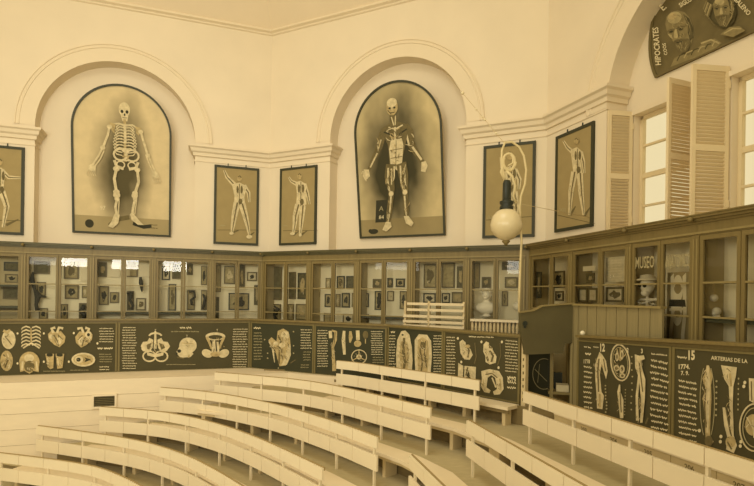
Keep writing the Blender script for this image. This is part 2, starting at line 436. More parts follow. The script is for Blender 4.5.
# ------------------------------------------------------------------ GALLERY PARAPET, FLOORS
wk = MB()      # gallery walkway between parapet and cabinets
gal_in = [XY(pA.w(-5.9, 0)), Q1, Q2, Q3]
wk.face([(*XY(A.w(-9, 0)), -1.72), (*P1, -1.72), (*Q1, -1.72), (*XY(pA.w(-7, 0)), -1.72)], 'tread')
wk.face([(*P1, -1.72), (*P2, -1.72), (*Q3, -1.72), (*Q2, -1.72), (*Q1, -1.72)], 'tread')
wk.face([(*P2, -1.72), (*XY(C.w(7, 0)), -1.72), (*XY(pC.w(6, 0)), -1.72), (*Q4, -1.72), (*Q3, -1.72)], 'tread')
wk.build('floor', kind='structure', fix=False)
def parapet(name, pts):
    mb = MB(); a = miter(pts, -.01); b = miter(pts, -.10)
    sweep(mb, pts, [(-.10, -1.72), (-.01, -1.72), (-.01, -.60), (-.10, -.60)], 'wood')
    sweep(mb, pts, [(-.13, -.60), (.05, -.60), (.05, -.565), (-.13, -.565)], 'wood')
    mb.build(name, kind='structure')
parapet('wall_gallery_left', [XY(pA.w(-7.0, 0)), Q1, Q2, Q3])
mb = MB(); zc = lambda u: -.565+.048*u
for a, b in ((0, 2.6), (2.6, 6.0)):
    for (d0, d1, k0, k1) in ((-.10, -.01, None, 0), (-.13, .05, 0, .035)):
        pp = [pC.w(u, (-1.72 if k0 is None else zc(u)+k0), d) for u, d in ((a, d0), (b, d0), (b, d1), (a, d1))]+[pC.w(u, zc(u)+k1, d) for u, d in ((a, d0), (b, d0), (b, d1), (a, d1))]
        mb.hexa(pp, 'wood')
mb.build('wall_gallery_right', kind='structure')

# ------------------------------------------------------------------ CHART BOARDS
def chart(fr, u0, u1, label, dark='board', z0=-1.66, z1=-.64, z1b=None):
    c = fr.w((u0+u1)/2, z0, 0)
    t = thing('wall_chart', label, 'anatomical chart', c, 'painted anatomical charts on the gallery parapet')
    zb = z1 if z1b is None else z1b
    def bx(mb, a, b, f0, f1, d0, d1, m):      # f0, f1: bottom and top as functions of u
        mb.hexa([fr.w(a, f0(a), d0), fr.w(b, f0(b), d0), fr.w(b, f0(b), d1), fr.w(a, f0(a), d1), fr.w(a, f1(a), d0), fr.w(b, f1(b), d0), fr.w(b, f1(b), d1), fr.w(a, f1(a), d1)], m)
    tp = lambda k: (lambda u: z1+(zb-z1)*(u-u0)/(u1-u0)+k)
    cs = lambda k: (lambda u: z0+k)
    mb = MB(); bx(mb, u0+.02, u1-.02, cs(.01), tp(-.01), .002, .018, dark); mb.build('board', t)
    mb = MB(); w = .035
    bx(mb, u0, u0+w, cs(0), tp(0), 0, .03, 'batten'); bx(mb, u1-w, u1, cs(0), tp(0), 0, .03, 'batten')
    bx(mb, u0+w, u1-w, tp(-.02), tp(0), 0, .03, 'batten'); bx(mb, u0+w, u1-w, cs(0), cs(.02), 0, .03, 'batten')
    mb.build('frame', t)
    return t
def chart_draw(fr, ox, oy, sc): d = Draw(fr, img_map(fr, .02, ox, oy, sc)); d.h = .0195; return d

def draw_heart(d, cx, cy, rx, ry, flip=1):
    P = [(cx-flip*rx*.9, cy-ry*.35), (cx-flip*rx*.5, cy-ry*.75), (cx, cy-ry*.55), (cx+flip*rx*.5, cy-ry*.7), (cx+flip*rx, cy-ry*.1), (cx+flip*rx*.9, cy+ry*.5), (cx+flip*rx*.35, cy+ry), (cx-flip*rx*.2, cy+ry*.75), (cx-flip*rx*.8, cy+ry*.2)]
    d.poly(P, 'flesh')
    d.line([(cx-flip*rx*.3, cy-ry*.5), (cx-flip*rx*.5, cy-ry*.95), (cx-flip*rx*.1, cy-ry*1.05)], rx*.3, 'bone')
    d.line([(cx+flip*rx*.1, cy-ry*.5), (cx+flip*rx*.3, cy-ry*1.05), (cx+flip*rx*.75, cy-ry*.95)], rx*.28, 'bone')
    d.ell(cx-flip*rx*.55, cy-ry*.1, rx*.25, ry*.25, 'bone'); d.ell(cx+flip*rx*.35, cy+ry*.3, rx*.3, ry*.42, 'bone', 20)
    d.line([(cx-flip*rx*.25, cy-ry*.3), (cx+flip*rx*.1, cy+ry*.3), (cx+flip*rx*.25, cy+ry*.85)], rx*.12, 'umber')
    d.line([(cx+flip*rx*.2, cy-ry*.3), (cx+flip*rx*.7, cy+ry*.2)], rx*.1, 'umber'); d.hatch(cx, cy+ry*.1, rx*.75, ry*.7, 16, rx*.5, rx*.07)

# chart 1 (far left): crop origin (0,318) scale 6.032
uA = lambda x: pA.at(x, 340)[0]
t = chart(pA, -6.6, uA(118)-.01, 'dark parapet chart with eight heart, rib and lung drawings, leftmost on the left wall')
d = chart_draw(pA, 0, 318, 6.032)
d.ell(52, 130, 42, 58, 'bone'); d.line([(20, 75), (45, 90), (60, 70)], 16, 'flesh'); d.line([(30, 110), (70, 160)], 6, 'umber')
d.ell(40, 258, 38, 62, 'flesh'); d.line([(20, 220), (50, 250), (30, 300)], 9, 'umber'); d.line([(45, 215), (62, 270), (52, 305)], 7, 'bone')
for k in range(6):
    y = 62+k*20
    for s_ in (-1, 1): d.line([(188+s_*6, y-4+k), (188+s_*30, y-12+k), (188+s_*52, y-3+k), (188+s_*58, y+7+k)], [8, 9, 8, 5], 'bone')
d.line([(188, 60), (190, 160)], 9, 'flesh')
for s_ in (-1, 1): d.line([(190, 150), (190+s_*25, 165), (190+s_*50, 182)], 9, 'bone')
draw_heart(d, 340, 118, 56, 58); draw_heart(d, 510, 120, 56, 58, -1); d.ell(535, 100, 20, 22, 'bone'); d.ell(535, 100, 9, 10, 'ink')
d.ell(180, 268, 62, 66, 'flesh', a0=180, a1=360); d.poly([(120, 268), (240, 268), (236, 325), (205, 318), (180, 335), (150, 318), (124, 325)], 'flesh')
d.ell(178, 240, 30, 24, 'bone'); d.ell(180, 290, 32, 34, 'umber'); d.line([(140, 260), (135, 315)], 12, 'bone'); d.line([(222, 260), (228, 315)], 10, 'bone')
for cx in (302, 362):
    d.poly([(cx-26, 215), (cx+26, 215), (cx+22, 300), (cx+5, 308), (cx-12, 295)] if cx == 302 else [(cx-24, 215), (cx+28, 215), (cx+18, 300), (cx-14, 305)], 'flesh'); d.ell(cx, 222, 20, 10, 'ink'); d.line([(cx-12, 240), (cx-6, 290)], 7, 'bone')
d.ell(505, 250, 72, 42, 'bone'); d.ell(505, 250, 60, 32, 'flesh'); d.ell(478, 250, 26, 22, 'bone'); d.ell(476, 250, 13, 12, 'ink'); d.poly([(510, 235), (552, 250), (512, 265), (520, 250)], 'ink')
d.block(598, 690, 55, 150, 6, 'chalk'); d.block(590, 690, 168, 195, 1, 'chalk', hf=.8); d.block(600, 680, 210, 270, 4, 'chalk_d'); d.block(600, 665, 285, 318, 2, 'chalk')
d.block(262, 400, 312, 326, 1, 'chalk_d'); d.block(425, 545, 306, 320, 1, 'chalk_d')
for q in ((110, 92), (268, 92), (448, 90), (590, 152), (110, 272), (268, 262), (418, 262)): d.ell(*q, 6, 7, 'chalk')
d.hatch(48,130,32,44,14,24,4); d.hatch(40,258,28,48,18,24,5); d.hatch(180,290,48,36,16,22,4); d.hatch(505,250,60,30,14,18,3,ms=('umber','flesh')); d.hatch(302,265,18,34,8,22,3); d.hatch(362,265,18,34,8,22,3); d.build('painted_drawings', t)

# chart 2: crop (110,310) scale 5.027
t = chart(pA, uA(118)+.005, -.60+.02, 'dark parapet chart with skull between two pelvis drawings, under the left wall cabinets')
d = chart_draw(pA, 110, 310, 5.027)
d.block(60, 135, 82, 300, 17, 'chalk'); d.block(615, 692, 90, 292, 16, 'chalk'); d.block(350, 415, 80, 98, 1, 'chalk', hf=.9); d.block(300, 452, 103, 114, 1, 'chalk_d', hf=.8)
d.block(275, 440, 268, 280, 1, 'chalk_d')
d.line([(228, 105), (227, 195)], [9, 15], 'bone'); d.arc(228, 130, 30, 14, 180, 360, 9, 'bone')
for s_ in (-1, 1):
    d.poly([(228+s_*10, 150), (228+s_*30, 140), (228+s_*40, 158), (228+s_*62, 160), (228+s_*74, 182), (228+s_*58, 205), (228+s_*32, 214), (228+s_*14, 190)], 'bone'); d.poly([(228+s_*18, 165), (228+s_*40, 172), (228+s_*50, 190), (228+s_*30, 200)], 'umber')
    d.arc(228+s_*30, 232, 32, 26, 0, 360, 8, 'bone')
d.poly([(185, 212), (228, 222), (270, 212), (268, 228), (228, 238), (188, 228)], 'bone'); d.ell(172, 190, 14, 18, 'bone')
d.ell(392, 178, 44, 40, 'bone'); d.poly([(350, 180), (400, 200), (420, 220), (405, 236), (355, 240), (332, 215)], 'bone'); d.ell(348, 206, 10, 9, 'ink'); d.ell(335, 220, 5, 8, 'ink'); d.line([(338, 236), (372, 244)], 7, 'umber'); d.line([(395, 240), (398, 225)], 8, 'flesh'); d.line([(360, 165), (420, 170)], 4, 'flesh')
d.ell(530, 132, 50, 20, 'bone'); d.ell(530, 136, 36, 11, 'board')
for s_ in (-1, 1): d.line([(530+s_*44, 135), (530+s_*30, 165), (530+s_*18, 195)], 12, 'flesh'); d.ell(530+s_*42, 218, 28, 20, 'bone', -s_*25); d.line([(530+s_*10, 160), (530+s_*16, 220)], 10, 'bone')
d.line([(524, 150), (528, 215)], 9, 'bone'); d.ell(530, 222, 26, 12, 'flesh')
for q in ((230, 103), (388, 132), (540, 103)): d.text('T', q[0]-6, q[1]+4, 16, 'chalk')
d.hatch(392,175,36,32,10,16,2.2,ms=('flesh','flesh','umber')); d.hatch(228,190,55,50,16,18,3); d.hatch(530,180,50,50,20,18,3); d.build('painted_drawings', t)

uB = lambda x: pB1.at(x, 340)[0]
t = chart(pB1, .03, uB(315)-.01, 'narrow near-black parapet chart with one large torso of organs, right of the room corner', 'board2')
d = chart_draw(pB1, 250, 318, 8.1)
d.block(28, 100, 110, 345, 10, 'chalk_d'); d.block(30, 105, 65, 98, 1, 'chalk', hf=.8); d.block(410, 500, 85, 255, 8, 'chalk'); d.block(430, 495, 265, 350, 4, 'chalk_d'); d.block(410, 480, 370, 410, 2, 'chalk_d')
d.poly([(225, 105), (270, 85), (312, 110), (325, 170), (332, 250), (322, 330), (290, 385), (240, 390), (225, 340), (205, 260), (165, 215), (150, 180), (175, 155), (215, 190)], 'flesh')
d.ell(285, 140, 34, 34, 'bone'); d.poly([(325, 210), (332, 300), (300, 378), (250, 388), (285, 320), (300, 240)], 'bone'); d.line([(155, 190), (185, 245), (200, 360)], [10, 16, 6], 'bone')
d.line([(230, 140), (250, 190), (240, 260), (235, 370)], 14, 'umber'); d.ell(210, 205, 20, 15, 'bone'); d.ell(262, 220, 26, 20, 'bone'); d.line([(260, 250), (255, 330)], 10, 'umber'); d.line([(330, 365), (370, 338)], 8, 'umber')
for q in ((120, 175), (145, 285), (145, 325), (355, 225), (355, 285), (232, 405), (355, 110)): d.ell(*q, 6, 6, 'chalk_d')
d.hatch(275,230,55,130,46,36,5); d.hatch(190,230,30,60,14,30,5); d.build('painted_drawings', t)

t = chart(pB1, uB(315)+.0, 3.335, 'near-black parapet chart with a bone, small organs and a round section like a wheel', 'board2')
d = chart_draw(pB1, 312, 318, 5.464)
d.block(28, 88, 62, 270, 15, 'chalk'); d.block(322, 390, 68, 205, 11, 'chalk'); d.block(330, 392, 208, 250, 3, 'chalk_d')
d.line([(100, 70), (102, 110)], 18, 'bone'); d.line([(108, 68), (130, 75), (128, 118), (114, 160), (118, 220), (122, 290)], [10, 16, 18, 14, 16, 22], 'flesh'); d.line([(128, 75), (120, 150)], 4, 'umber')
d.line([(176, 70), (172, 120), (178, 200)], [14, 20, 14], 'bone'); d.line([(210, 72), (212, 105), (208, 135)], [12, 22, 8], 'flesh'); d.line([(250, 68), (252, 120)], 20, 'bone'); d.ell(250, 140, 20, 18, 'flesh'); d.ell(293, 92, 15, 22, 'umber'); d.line([(293, 115), (293, 140)], 5, 'flesh')
d.arc(258, 212, 41, 38, 0, 360, 5, 'bone', n=24); d.ell(258, 212, 15, 14, 'bone'); d.ell(258, 212, 6, 6, 'ink')
for a in (150, 270, 30): d.line([(258, 212), (258+38*math.cos(math.radians(a)), 212+35*math.sin(math.radians(a)))], 5, 'flesh')
d.hatch(116,180,12,90,14,20,3); d.hatch(175,140,9,55,8,16,2.5); d.hatch(258,212,34,30,14,12,2); d.build('painted_drawings', t)

uD = lambda x: pB2.at(x, 345)[0]
t = chart(pB2, .02, uD(444.5)-.01, 'near-black parapet chart with two upright pale oval body sections', 'board2', z0=-1.61, z1=-.60)
d = chart_draw(pB2, 312, 318, 5.464)
d.block(415, 458, 90, 275, 12, 'chalk'); d.block(662, 714, 90, 300, 14, 'chalk'); d.block(430, 455, 68, 88, 1, 'chalk', hf=.9)
d.poly([(462, 290), (460, 200), (466, 120), (488, 72), (510, 68), (532, 90), (546, 160), (550, 230), (545, 300)], 'bone')
d.poly([(486, 280), (478, 200), (486, 130), (503, 115), (522, 140), (532, 210), (522, 290)], 'flesh'); d.line([(504, 108), (500, 170), (508, 240), (500, 290)], 14, 'umber'); d.ell(496, 92, 6, 5, 'ink')
d.poly([(566, 300), (562, 220), (562, 120), (585, 88), (630, 92), (652, 125), (656, 210), (648, 310)], 'bone'); d.poly([(580, 300), (576, 200), (580, 120), (605, 105), (635, 125), (640, 210), (630, 305)], 'flesh')
d.line([(600, 130), (592, 180), (605, 240), (598, 290)], 9, 'umber'); d.line([(622, 125), (615, 200), (628, 270)], 6, 'umber'); d.ell(608, 150, 14, 20, 'umber')
d.hatch(504,190,34,100,34,26,3.5); d.hatch(607,200,36,95,38,26,3.5); d.build('painted_drawings', t)

t = chart(pB2, uD(444.5)+.0, 2.945, 'dark parapet chart with looped intestines and hip sections, beside the doorway', 'board', z0=-1.61, z1=-.60)
d = chart_draw(pB2, 440, 320, 5.722)
d.block(36, 88, 90, 312, 13, 'chalk', .04); d.block(155, 325, 86, 104, 1, 'chalk', .03, hf=.7); d.block(372, 448, 108, 300, 11, 'chalk', .1)
d.text('KN', 385, 350, 36, 'chalk'); d.text('FN', 385, 392, 36, 'chalk')if False else None
d.block(385, 440, 312, 400, 3, 'chalk', .08, hf=.7)
d.poly([(112, 125), (130, 112), (148, 130), (145, 160), (175, 165), (188, 200), (170, 228), (140, 225), (118, 190)], 'bone'); d.line([(150, 140), (168, 175), (160, 215)], 9, 'umber'); d.ell(160, 150, 14, 10, 'flesh'); d.line([(200, 130), (208, 210), (198, 250)], 6, 'umber')
d.poly([(250, 140), (265, 122), (282, 130), (280, 160), (300, 165), (325, 210), (320, 245), (285, 255), (262, 240), (260, 205), (248, 180)], 'bone'); d.line([(285, 175), (305, 205), (295, 240)], 12, 'umber'); d.line([(268, 210), (278, 235)], 12, 'umber'); d.line([(345, 130), (350, 200), (330, 260)], 5, 'umber')
d.poly([(106, 245), (135, 262), (132, 330), (104, 325)], 'bone'); d.poly([(142, 262), (208, 268), (205, 340), (178, 335), (165, 290), (150, 330), (140, 330)], 'bone'); d.line([(160, 270), (150, 320)], 9, 'umber')
d.poly([(238, 292), (285, 280), (340, 292), (362, 330), (366, 395), (345, 425), (312, 428), (305, 410), (328, 395), (318, 330), (295, 315), (275, 330), (268, 385), (292, 402), (285, 418), (255, 412), (236, 380), (242, 335)], 'bone')
d.line([(262, 312), (300, 305), (330, 330)], 7, 'umber'); d.line([(300, 330), (322, 385)], 8, 'bone'); d.line([(250, 340), (250, 380)], 6, 'flesh'); d.line([(345, 335), (350, 390)], 7, 'flesh')
for q in ((105, 105), (240, 125), (357, 125), (338, 272), (125, 240)): d.ell(*q, 6, 8, 'chalk')
d.hatch(148,180,34,46,18,20,3); d.hatch(288,195,34,55,20,20,3); d.hatch(155,300,45,34,14,20,3); d.hatch(300,300,50,16,8,16,3); d.hatch(345,370,14,40,8,20,3); d.hatch(255,370,12,38,8,20,3); d.build('painted_drawings', t)

uC = lambda x: pC.at(x, 400)[0]
um = uC(673.5)
t = chart(pC, .02, um-.01, 'dark parapet chart with arm bones around a round section, nearest right of the doorway', 'board', z0=-1.60, z1=-.60, z1b=-.53)
d = chart_draw(pC, 575, 330, 4.857)
d.block(42, 84, 165, 385, 9, 'chalk', .18); d.text('PP', 48, 130, 26, 'chalk') if False else None
d.block(42, 80, 72, 90, 1, 'chalk', .15); d.block(50, 78, 100, 130, 1, 'chalk', .1, hf=.7); d.text('1778', 40, 162, 27, 'chalk', .62, font_bold=.02)
d.block(90, 120, 74, 90, 1, 'chalk', .1); d.text('12', 119, 103, 52, 'chalk', .52, font_bold=.04)
d.poly([(120, 106), (135, 122), (152, 150), (160, 200), (152, 240), (140, 200), (130, 165), (122, 215), (130, 300), (142, 320), (134, 385), (108, 380), (106, 320), (100, 240), (98, 170)], 'bone'); d.line([(118, 140), (112, 200), (116, 300)], 7, 'umber'); d.line([(140, 140), (150, 200)], 5, 'umber'); d.line([(122, 310), (122, 375)], 8, 'flesh')
d.arc(222, 158, 45, 88, 0, 360, 7, 'bone', -6, 28); d.arc(222, 158, 36, 74, 0, 360, 3, 'chalk_d', -6, 24)
for k in range(5): a = math.radians(-150+k*30); d.line([(222, 150), (222+32*math.cos(a), 150+66*math.sin(a))], 5, 'flesh')
for q in ((205, 185, 14, 16), (232, 190, 13, 20), (208, 130, 8, 22), (232, 120, 8, 24), (235, 222, 14, 12)): d.ell(*q, 'bone'); d.ell(q[0], q[1], q[2]*.5, q[3]*.55, 'umber')
d.line([(222, 265), (218, 300), (228, 340), (232, 428)], [6, 16, 26, 16], 'bone'); d.line([(224, 300), (230, 400)], 5, 'umber')
d.poly([(296, 118), (318, 125), (340, 122), (345, 140), (325, 150), (332, 185), (348, 240), (346, 330), (334, 450), (322, 450), (326, 330), (318, 250), (312, 330), (316, 440), (302, 440), (300, 320), (312, 220), (298, 180)], 'bone'); d.line([(318, 160), (325, 220), (335, 300)], 6, 'umber')
d.block(374, 462, 105, 125, 1, 'chalk', .12); d.block(372, 462, 130, 485, 12, 'chalk', .22)
for k in range(9): d.ell(285+random.uniform(-4, 4), 130+k*32, 4, 4, 'chalk_d'); d.ell(158+random.uniform(-6, 6), 270+k*16, 4, 4, 'chalk_d'); d.ell(252, 290+k*15, 3, 3, 'chalk_d')
d.text('2', 262, 108, 30, 'chalk', .7, font_bold=.03); d.text('3', 332, 112, 30, 'chalk', .7, font_bold=.03); d.line([(355, 455), (368, 425)], 8, 'umber')
d.hatch(125,180,26,70,16,26,3,ang=80); d.hatch(120,350,14,32,6,22,3,ang=80); d.hatch(325,180,22,50,12,24,3,ang=80); d.hatch(328,380,22,70,12,30,3,ang=85); d.hatch(222,158,34,70,20,18,2.5); d.hatch(226,350,8,60,8,20,2.5,ang=85); d.build('painted_drawings', t)

t = chart(pC, um, 4.6, 'dark parapet chart headed with a large 15, with forearm and leg bones', 'board', z0=-1.60, z1=-.53, z1b=-.41)
d = chart_draw(pC, 665, 340, 3.888)
d.block(48, 86, 58, 74, 1, 'chalk', .08, hf=.9); d.text('15', 86, 76, 50, 'chalk', .62, font_bold=.04)
d.text('1774.', 50, 112, 25, 'chalk', .85, font_bold=.03); d.text('7. 9.', 62, 136, 22, 'chalk', .85, font_bold=.03); d.block(52, 128, 145, 395, 11, 'chalk', .2)
d.text('ARTERIAS DE LA', 180, 76, 21, 'chalk', .92, fn=lambda a, b: (180+a, 76+a*.10-b), font_bold=.02)
d.poly([(163, 98), (172, 98), (186, 140), (180, 175), (182, 230), (178, 300), (176, 370), (190, 395), (180, 410), (160, 405), (158, 370), (156, 300), (148, 230), (158, 185), (146, 150), (158, 125)], 'flesh')
d.line([(168, 100), (166, 160), (168, 240), (166, 360)], [8, 20, 14, 8], 'bone'); d.line([(160, 190), (155, 260), (162, 340)], 5, 'umber'); d.arc(166, 240, 28, 150, -60, 60, 3, 'chalk_d'); d.arc(166, 240, 28, 150, 120, 240, 3, 'chalk_d'); d.ell(172, 392, 16, 20, 'umber')
d.poly([(220, 98), (282, 106), (278, 140), (268, 180), (266, 260), (270, 370), (282, 410), (270, 440), (240, 425), (245, 380), (232, 330), (226, 262), (236, 262), (246, 320), (256, 372), (254, 270), (250, 180), (232, 150)], 'bone')
d.line([(240, 270), (256, 350), (262, 380)], 5, 'umber'); d.line([(256, 130), (260, 180)], 8, 'flesh'); d.ell(258, 395, 20, 22, 'flesh'); d.line([(246, 396), (262, 425)], 6, 'umber')
d.arc(352, 340, 58, 92, 90, 270, 6, 'bone', 0, 20); d.arc(352, 340, 46, 76, 90, 270, 4, 'chalk_d', 0, 20); d.ell(345, 330, 30, 42, 'flesh'); d.line([(318, 340), (345, 310), (350, 380)], 5, 'bone'); d.line([(322, 300), (350, 350)], 5, 'bone')
d.poly([(330, 148), (352, 150), (350, 245), (332, 235)], 'bone'); d.line([(340, 160), (342, 235)], 5, 'umber')
for x, y in ((138, 352), (222, 375), (220, 395), (300, 395), (298, 412), (312, 180), (316, 165)): d.ell(x, y, 6, 7, 'chalk')
for k in range(7): d.ell(206, 160+k*22, 4, 4, 'chalk_d'); d.ell(292, 150+k*20, 3, 4, 'chalk_d')
d.hatch(167,230,16,130,22,28,3,ang=85); d.hatch(252,130,24,30,8,20,3,ang=85); d.hatch(262,300,12,100,10,30,3,ang=85); d.hatch(258,400,18,26,8,14,2.5); d.hatch(348,330,32,46,10,18,2.5); d.build('painted_drawings', t)

# ------------------------------------------------------------------ BIG PICTURES
def lean(fr, u, z, d, ang):
    a = math.radians(ang); n = fr.n*math.cos(a)-Vector((0, 0, 1))*math.sin(a); e2 = Vector((0, 0, 1))*math.cos(a)+fr.n*math.sin(a)
    return Frame(fr.w(u, z, d), fr.e1, e2, n)
def arched_picture(fr, u, z, w, h, ang, label, mt, d0):
    f = lean(fr, u, z, d0, ang); r = w/2
    pts = [(-r, 0), (r, 0)]+[(r*math.cos(math.pi*i/32), h-r*1.0+r*math.sin(math.pi*i/32)) for i in range(33)]
    t = thing('arched_painting', label, 'painting', fr.w(u, z, d0), 'arched anatomical paintings')
    mb = MB(); n = len(pts)
    vs = [f.w(a, b, .0) for a, b in pts]+[f.w(a, b, .03) for a, b in pts]
    mb.solid(vs, [tuple(range(n))[::-1], tuple(range(n, 2*n))]+[(i, (i+1) % n, n+(i+1) % n, n+i) for i in range(n)], mt)
    inv = lambda p: (((p-f.o).dot(f.e1)/w+.5), (p-f.o).dot(f.e2)/h); mb.uv = inv
    mb.build('canvas', t)
    k = .045; inner = [((a-math.copysign(k, a) if abs(a) > .01 else a), b) for a, b in pts]
    cz = h-r; inner = [(-r+k, k), (r-k, k)]+[((r-k)*math.cos(math.pi*i/32), cz+(r-k)*math.sin(math.pi*i/32)) for i in range(33)]
    mb = MB(); vs = [f.w(a, b, .03) for a, b in pts]+[f.w(a, b, .06) for a, b in pts]+[f.w(a, b, .06) for a, b in inner]+[f.w(a, b, .03) for a, b in inner]
    fs = []
    for i in range(n):
        j = (i+1) % n
        for q in range(4): fs.append((q*n+i, q*n+j, ((q+1) % 4)*n+j, ((q+1) % 4)*n+i))
    mb.solid(vs, fs, 'frame_d'); mb.build('frame', t)
    return t, f
mS = painting_mat('skeleton_canvas', (212, 193, 150), (88, 80, 54), None, .5, .45, .27, .42, .12, (150, 134, 92))
t, f = arched_picture(A, -3.37, 1.34, 2.10, 3.42, 7.5, 'arched painting of a standing human skeleton in the left wall niche', mS, -.335)
W_, H_ = 2.10, 3.42
mpS = lambda x, y: ((x-161)/302*W_, (466-y)/456*H_)
d = Draw(f, mpS); d.h = .031
sk = 'bone'
d.ell(60, 436, 13, 13, 'ink'); d.line([(192, 428), (225, 438), (250, 434)], 12, 'ink'); d.text('97', 92, 392, 18, 'chalk', .9); d.block(245, 270, 425, 445, 2, 'umber')
d.line([(120, 440), (140, 420), (180, 410)], 14, 'umber')
d.ell(166, 84, 17, 22, sk); d.poly([(155, 100), (178, 100), (175, 118), (160, 118)], sk); d.ell(159, 90, 4.5, 5, 'ink'); d.ell(174, 90, 4.5, 5, 'ink'); d.ell(167, 99, 2.5, 4, 'ink'); d.line([(160, 108), (174, 108)], 1.5, 'ink')
d.line([(167, 112), (168, 240)], 8, 'flesh'); d.line([(124, 132), (150, 127), (168, 132), (190, 127), (216, 140)], 5, sk)
for k in range(9):
    y = 134+k*9; wd = 34-abs(k-5)*1.6+k*.3
    for s_ in (-1, 1): d.line([(168, y-5), (168+s_*wd*.55, y-7), (168+s_*wd, y+4), (168+s_*wd*.8, y+13), (168+s_*8, y+10 if k < 6 else y+16)], 3.4, sk)
d.line([(168, 132), (169, 185)], 8, sk); d.poly([(122, 126), (140, 130), (136, 158), (128, 150)], 'flesh'); d.poly([(200, 130), (218, 134), (210, 158), (202, 150)], 'flesh')
for s_ in (-1, 1):
    d.arc(172+s_*18, 220, 20, 17, 0, 360, 6, sk); d.line([(172+s_*36, 238), (172+s_*30, 256), (172+s_*8, 262)], 9, sk); d.arc(172+s_*17, 250, 12, 10, 0, 360, 4, sk)
d.ell(170, 206, 12, 7, sk); d.line([(160, 225), (180, 222), (170, 240)], 5, 'flesh'); d.line([(148, 236), (196, 236)], 4, sk)
def limb(pts, w, m=sk, kn=8):
    d.line(pts, w, m); 
    for p in (pts[0], pts[-1]): d.ell(p[0], p[1], kn, kn*.8, m)
limb([(122, 140), (117, 165), (102, 204)], 7); d.line([(101, 206), (86, 235), (72, 258)], 6, sk); d.line([(106, 212), (94, 240), (78, 262)], 4, sk)
d.poly([(68, 256), (82, 262), (80, 278), (62, 276), (58, 262)], sk)
for k in range(5): d.line([(60+k*5, 270), (54+k*6, 284), (58+k*6, 292)], 2.6, sk)
limb([(216, 145), (225, 175), (238, 215)], 7); d.line([(240, 216), (250, 240), (262, 264)], 5, sk); d.line([(234, 220), (244, 244), (256, 268)], 4, sk)
d.poly([(255, 262), (268, 264), (274, 278), (262, 284), (252, 276)], sk)
for k in range(5): d.line([(256+k*4, 274), (254+k*6, 290), (258+k*5, 298)], 2.6, sk)
limb([(142, 264), (136, 295), (142, 334)], 9, kn=10); d.ell(143, 344, 11, 10, sk); limb([(144, 356), (139, 380), (143, 405)], 8, kn=8); d.line([(150, 360), (148, 402)], 3.5, sk)
d.poly([(136, 402), (152, 404), (148, 430), (132, 446), (116, 442), (128, 424)], sk)
limb([(206, 262), (210, 298), (199, 334)], 9, kn=9); d.ell(198, 342, 10, 9, sk); limb([(199, 352), (193, 380), (190, 402)], 8, kn=7); d.line([(204, 356), (198, 400)], 3.5, sk)
d.poly([(184, 402), (198, 402), (214, 420), (226, 432), (208, 432), (188, 418)], sk)
d.build('painted_skeleton', t)

mQ = painting_mat('muscle_man_canvas', (204, 186, 140), (66, 62, 42), None, .46, .48, .42, .50, .125, (140, 124, 84))
t, f2 = arched_picture(B, 3.50, 1.34, 2.12, 3.42, 8.5, 'arched painting of a standing flayed muscle figure in the back wall niche', mQ, -.335)
# straighten the survey of the leaning canvas: crop (306x486)
def mpM(x, y):
    k = max(0, (470-y))/320.0; xl = 42-30*min(k, 1.0)+0; xr = 294-24*min(k, 1.0)
    return ((x-(xl+xr)/2)/(xr-xl)*2.12, (472-y)/452*3.42)
d = Draw(f2, mpM); d.h = .031
d.poly([(88, 358), (122, 358), (122, 425), (88, 425)], 'ink'); d.text('A', 98, 390, 20, 'chalk_d'); d.text('84', 98, 415, 16, 'chalk'); d.ell(84, 452, 14, 8, 'ink'); d.ell(74, 450, 6, 6, 'ink')
mu, li = 'umber', 'bone'
d.line([(118, 150), (100, 165), (92, 200), (76, 232), (60, 268)], [22, 24, 20, 16, 9], mu); d.line([(96, 180), (88, 210)], 4, li); d.line([(86, 218), (66, 258)], 5, li)
d.poly([(62, 264), (46, 262), (44, 282), (52, 296), (66, 284)], li)
for k in range(4): d.line([(54, 270), (42+k*4, 268-0+k*8), (40+k*5, 274+k*8)], 3, li)
d.line([(165, 150), (180, 170), (186, 205), (205, 235), (224, 262)], [22, 24, 20, 16, 9], mu); d.line([(170, 170), (180, 205)], 5, li); d.line([(190, 212), (218, 252)], 6, li)
d.poly([(218, 258), (230, 256), (236, 270), (230, 288), (218, 284)], li)
d.poly([(95, 150), (120, 138), (150, 136), (178, 150), (172, 190), (160, 260), (126, 262), (118, 200)], mu); d.line([(104, 160), (130, 172)], 4, 'ink'); d.line([(150, 172), (172, 160)], 4, 'ink')
d.poly([(126, 186), (158, 184), (164, 205), (162, 258), (148, 275), (128, 256), (122, 212)], li); d.line([(142, 188), (144, 260)], 2, mu); d.line([(125, 215), (162, 213)], 2, mu); d.line([(127, 238), (162, 236)], 2, mu); d.line([(137, 150), (139, 186)], 6, li); d.line([(118, 148), (138, 156), (160, 147)], 4, li)
d.line([(131, 115), (137, 150)], [18, 26], mu); d.line([(128, 120), (134, 145)], 3, li); d.line([(140, 118), (138, 145)], 3, li)
d.ell(131, 92, 17, 24, 'flesh'); d.ell(131, 80, 15, 13, li); d.ell(124, 95, 3.5, 3, 'ink'); d.ell(138, 95, 3.5, 3, 'ink'); d.line([(131, 92), (131, 102)], 3, li); d.line([(124, 108), (138, 108)], 2, 'ink'); d.line([(118, 100), (128, 112)], 3, mu)
d.line([(130, 255), (126, 290), (134, 330), (134, 355), (130, 400), (126, 432)], [30, 28, 20, 15, 17, 9], mu); d.line([(160, 255), (168, 290), (174, 330), (177, 355), (181, 390), (182, 415)], [30, 28, 20, 15, 17, 9], mu)
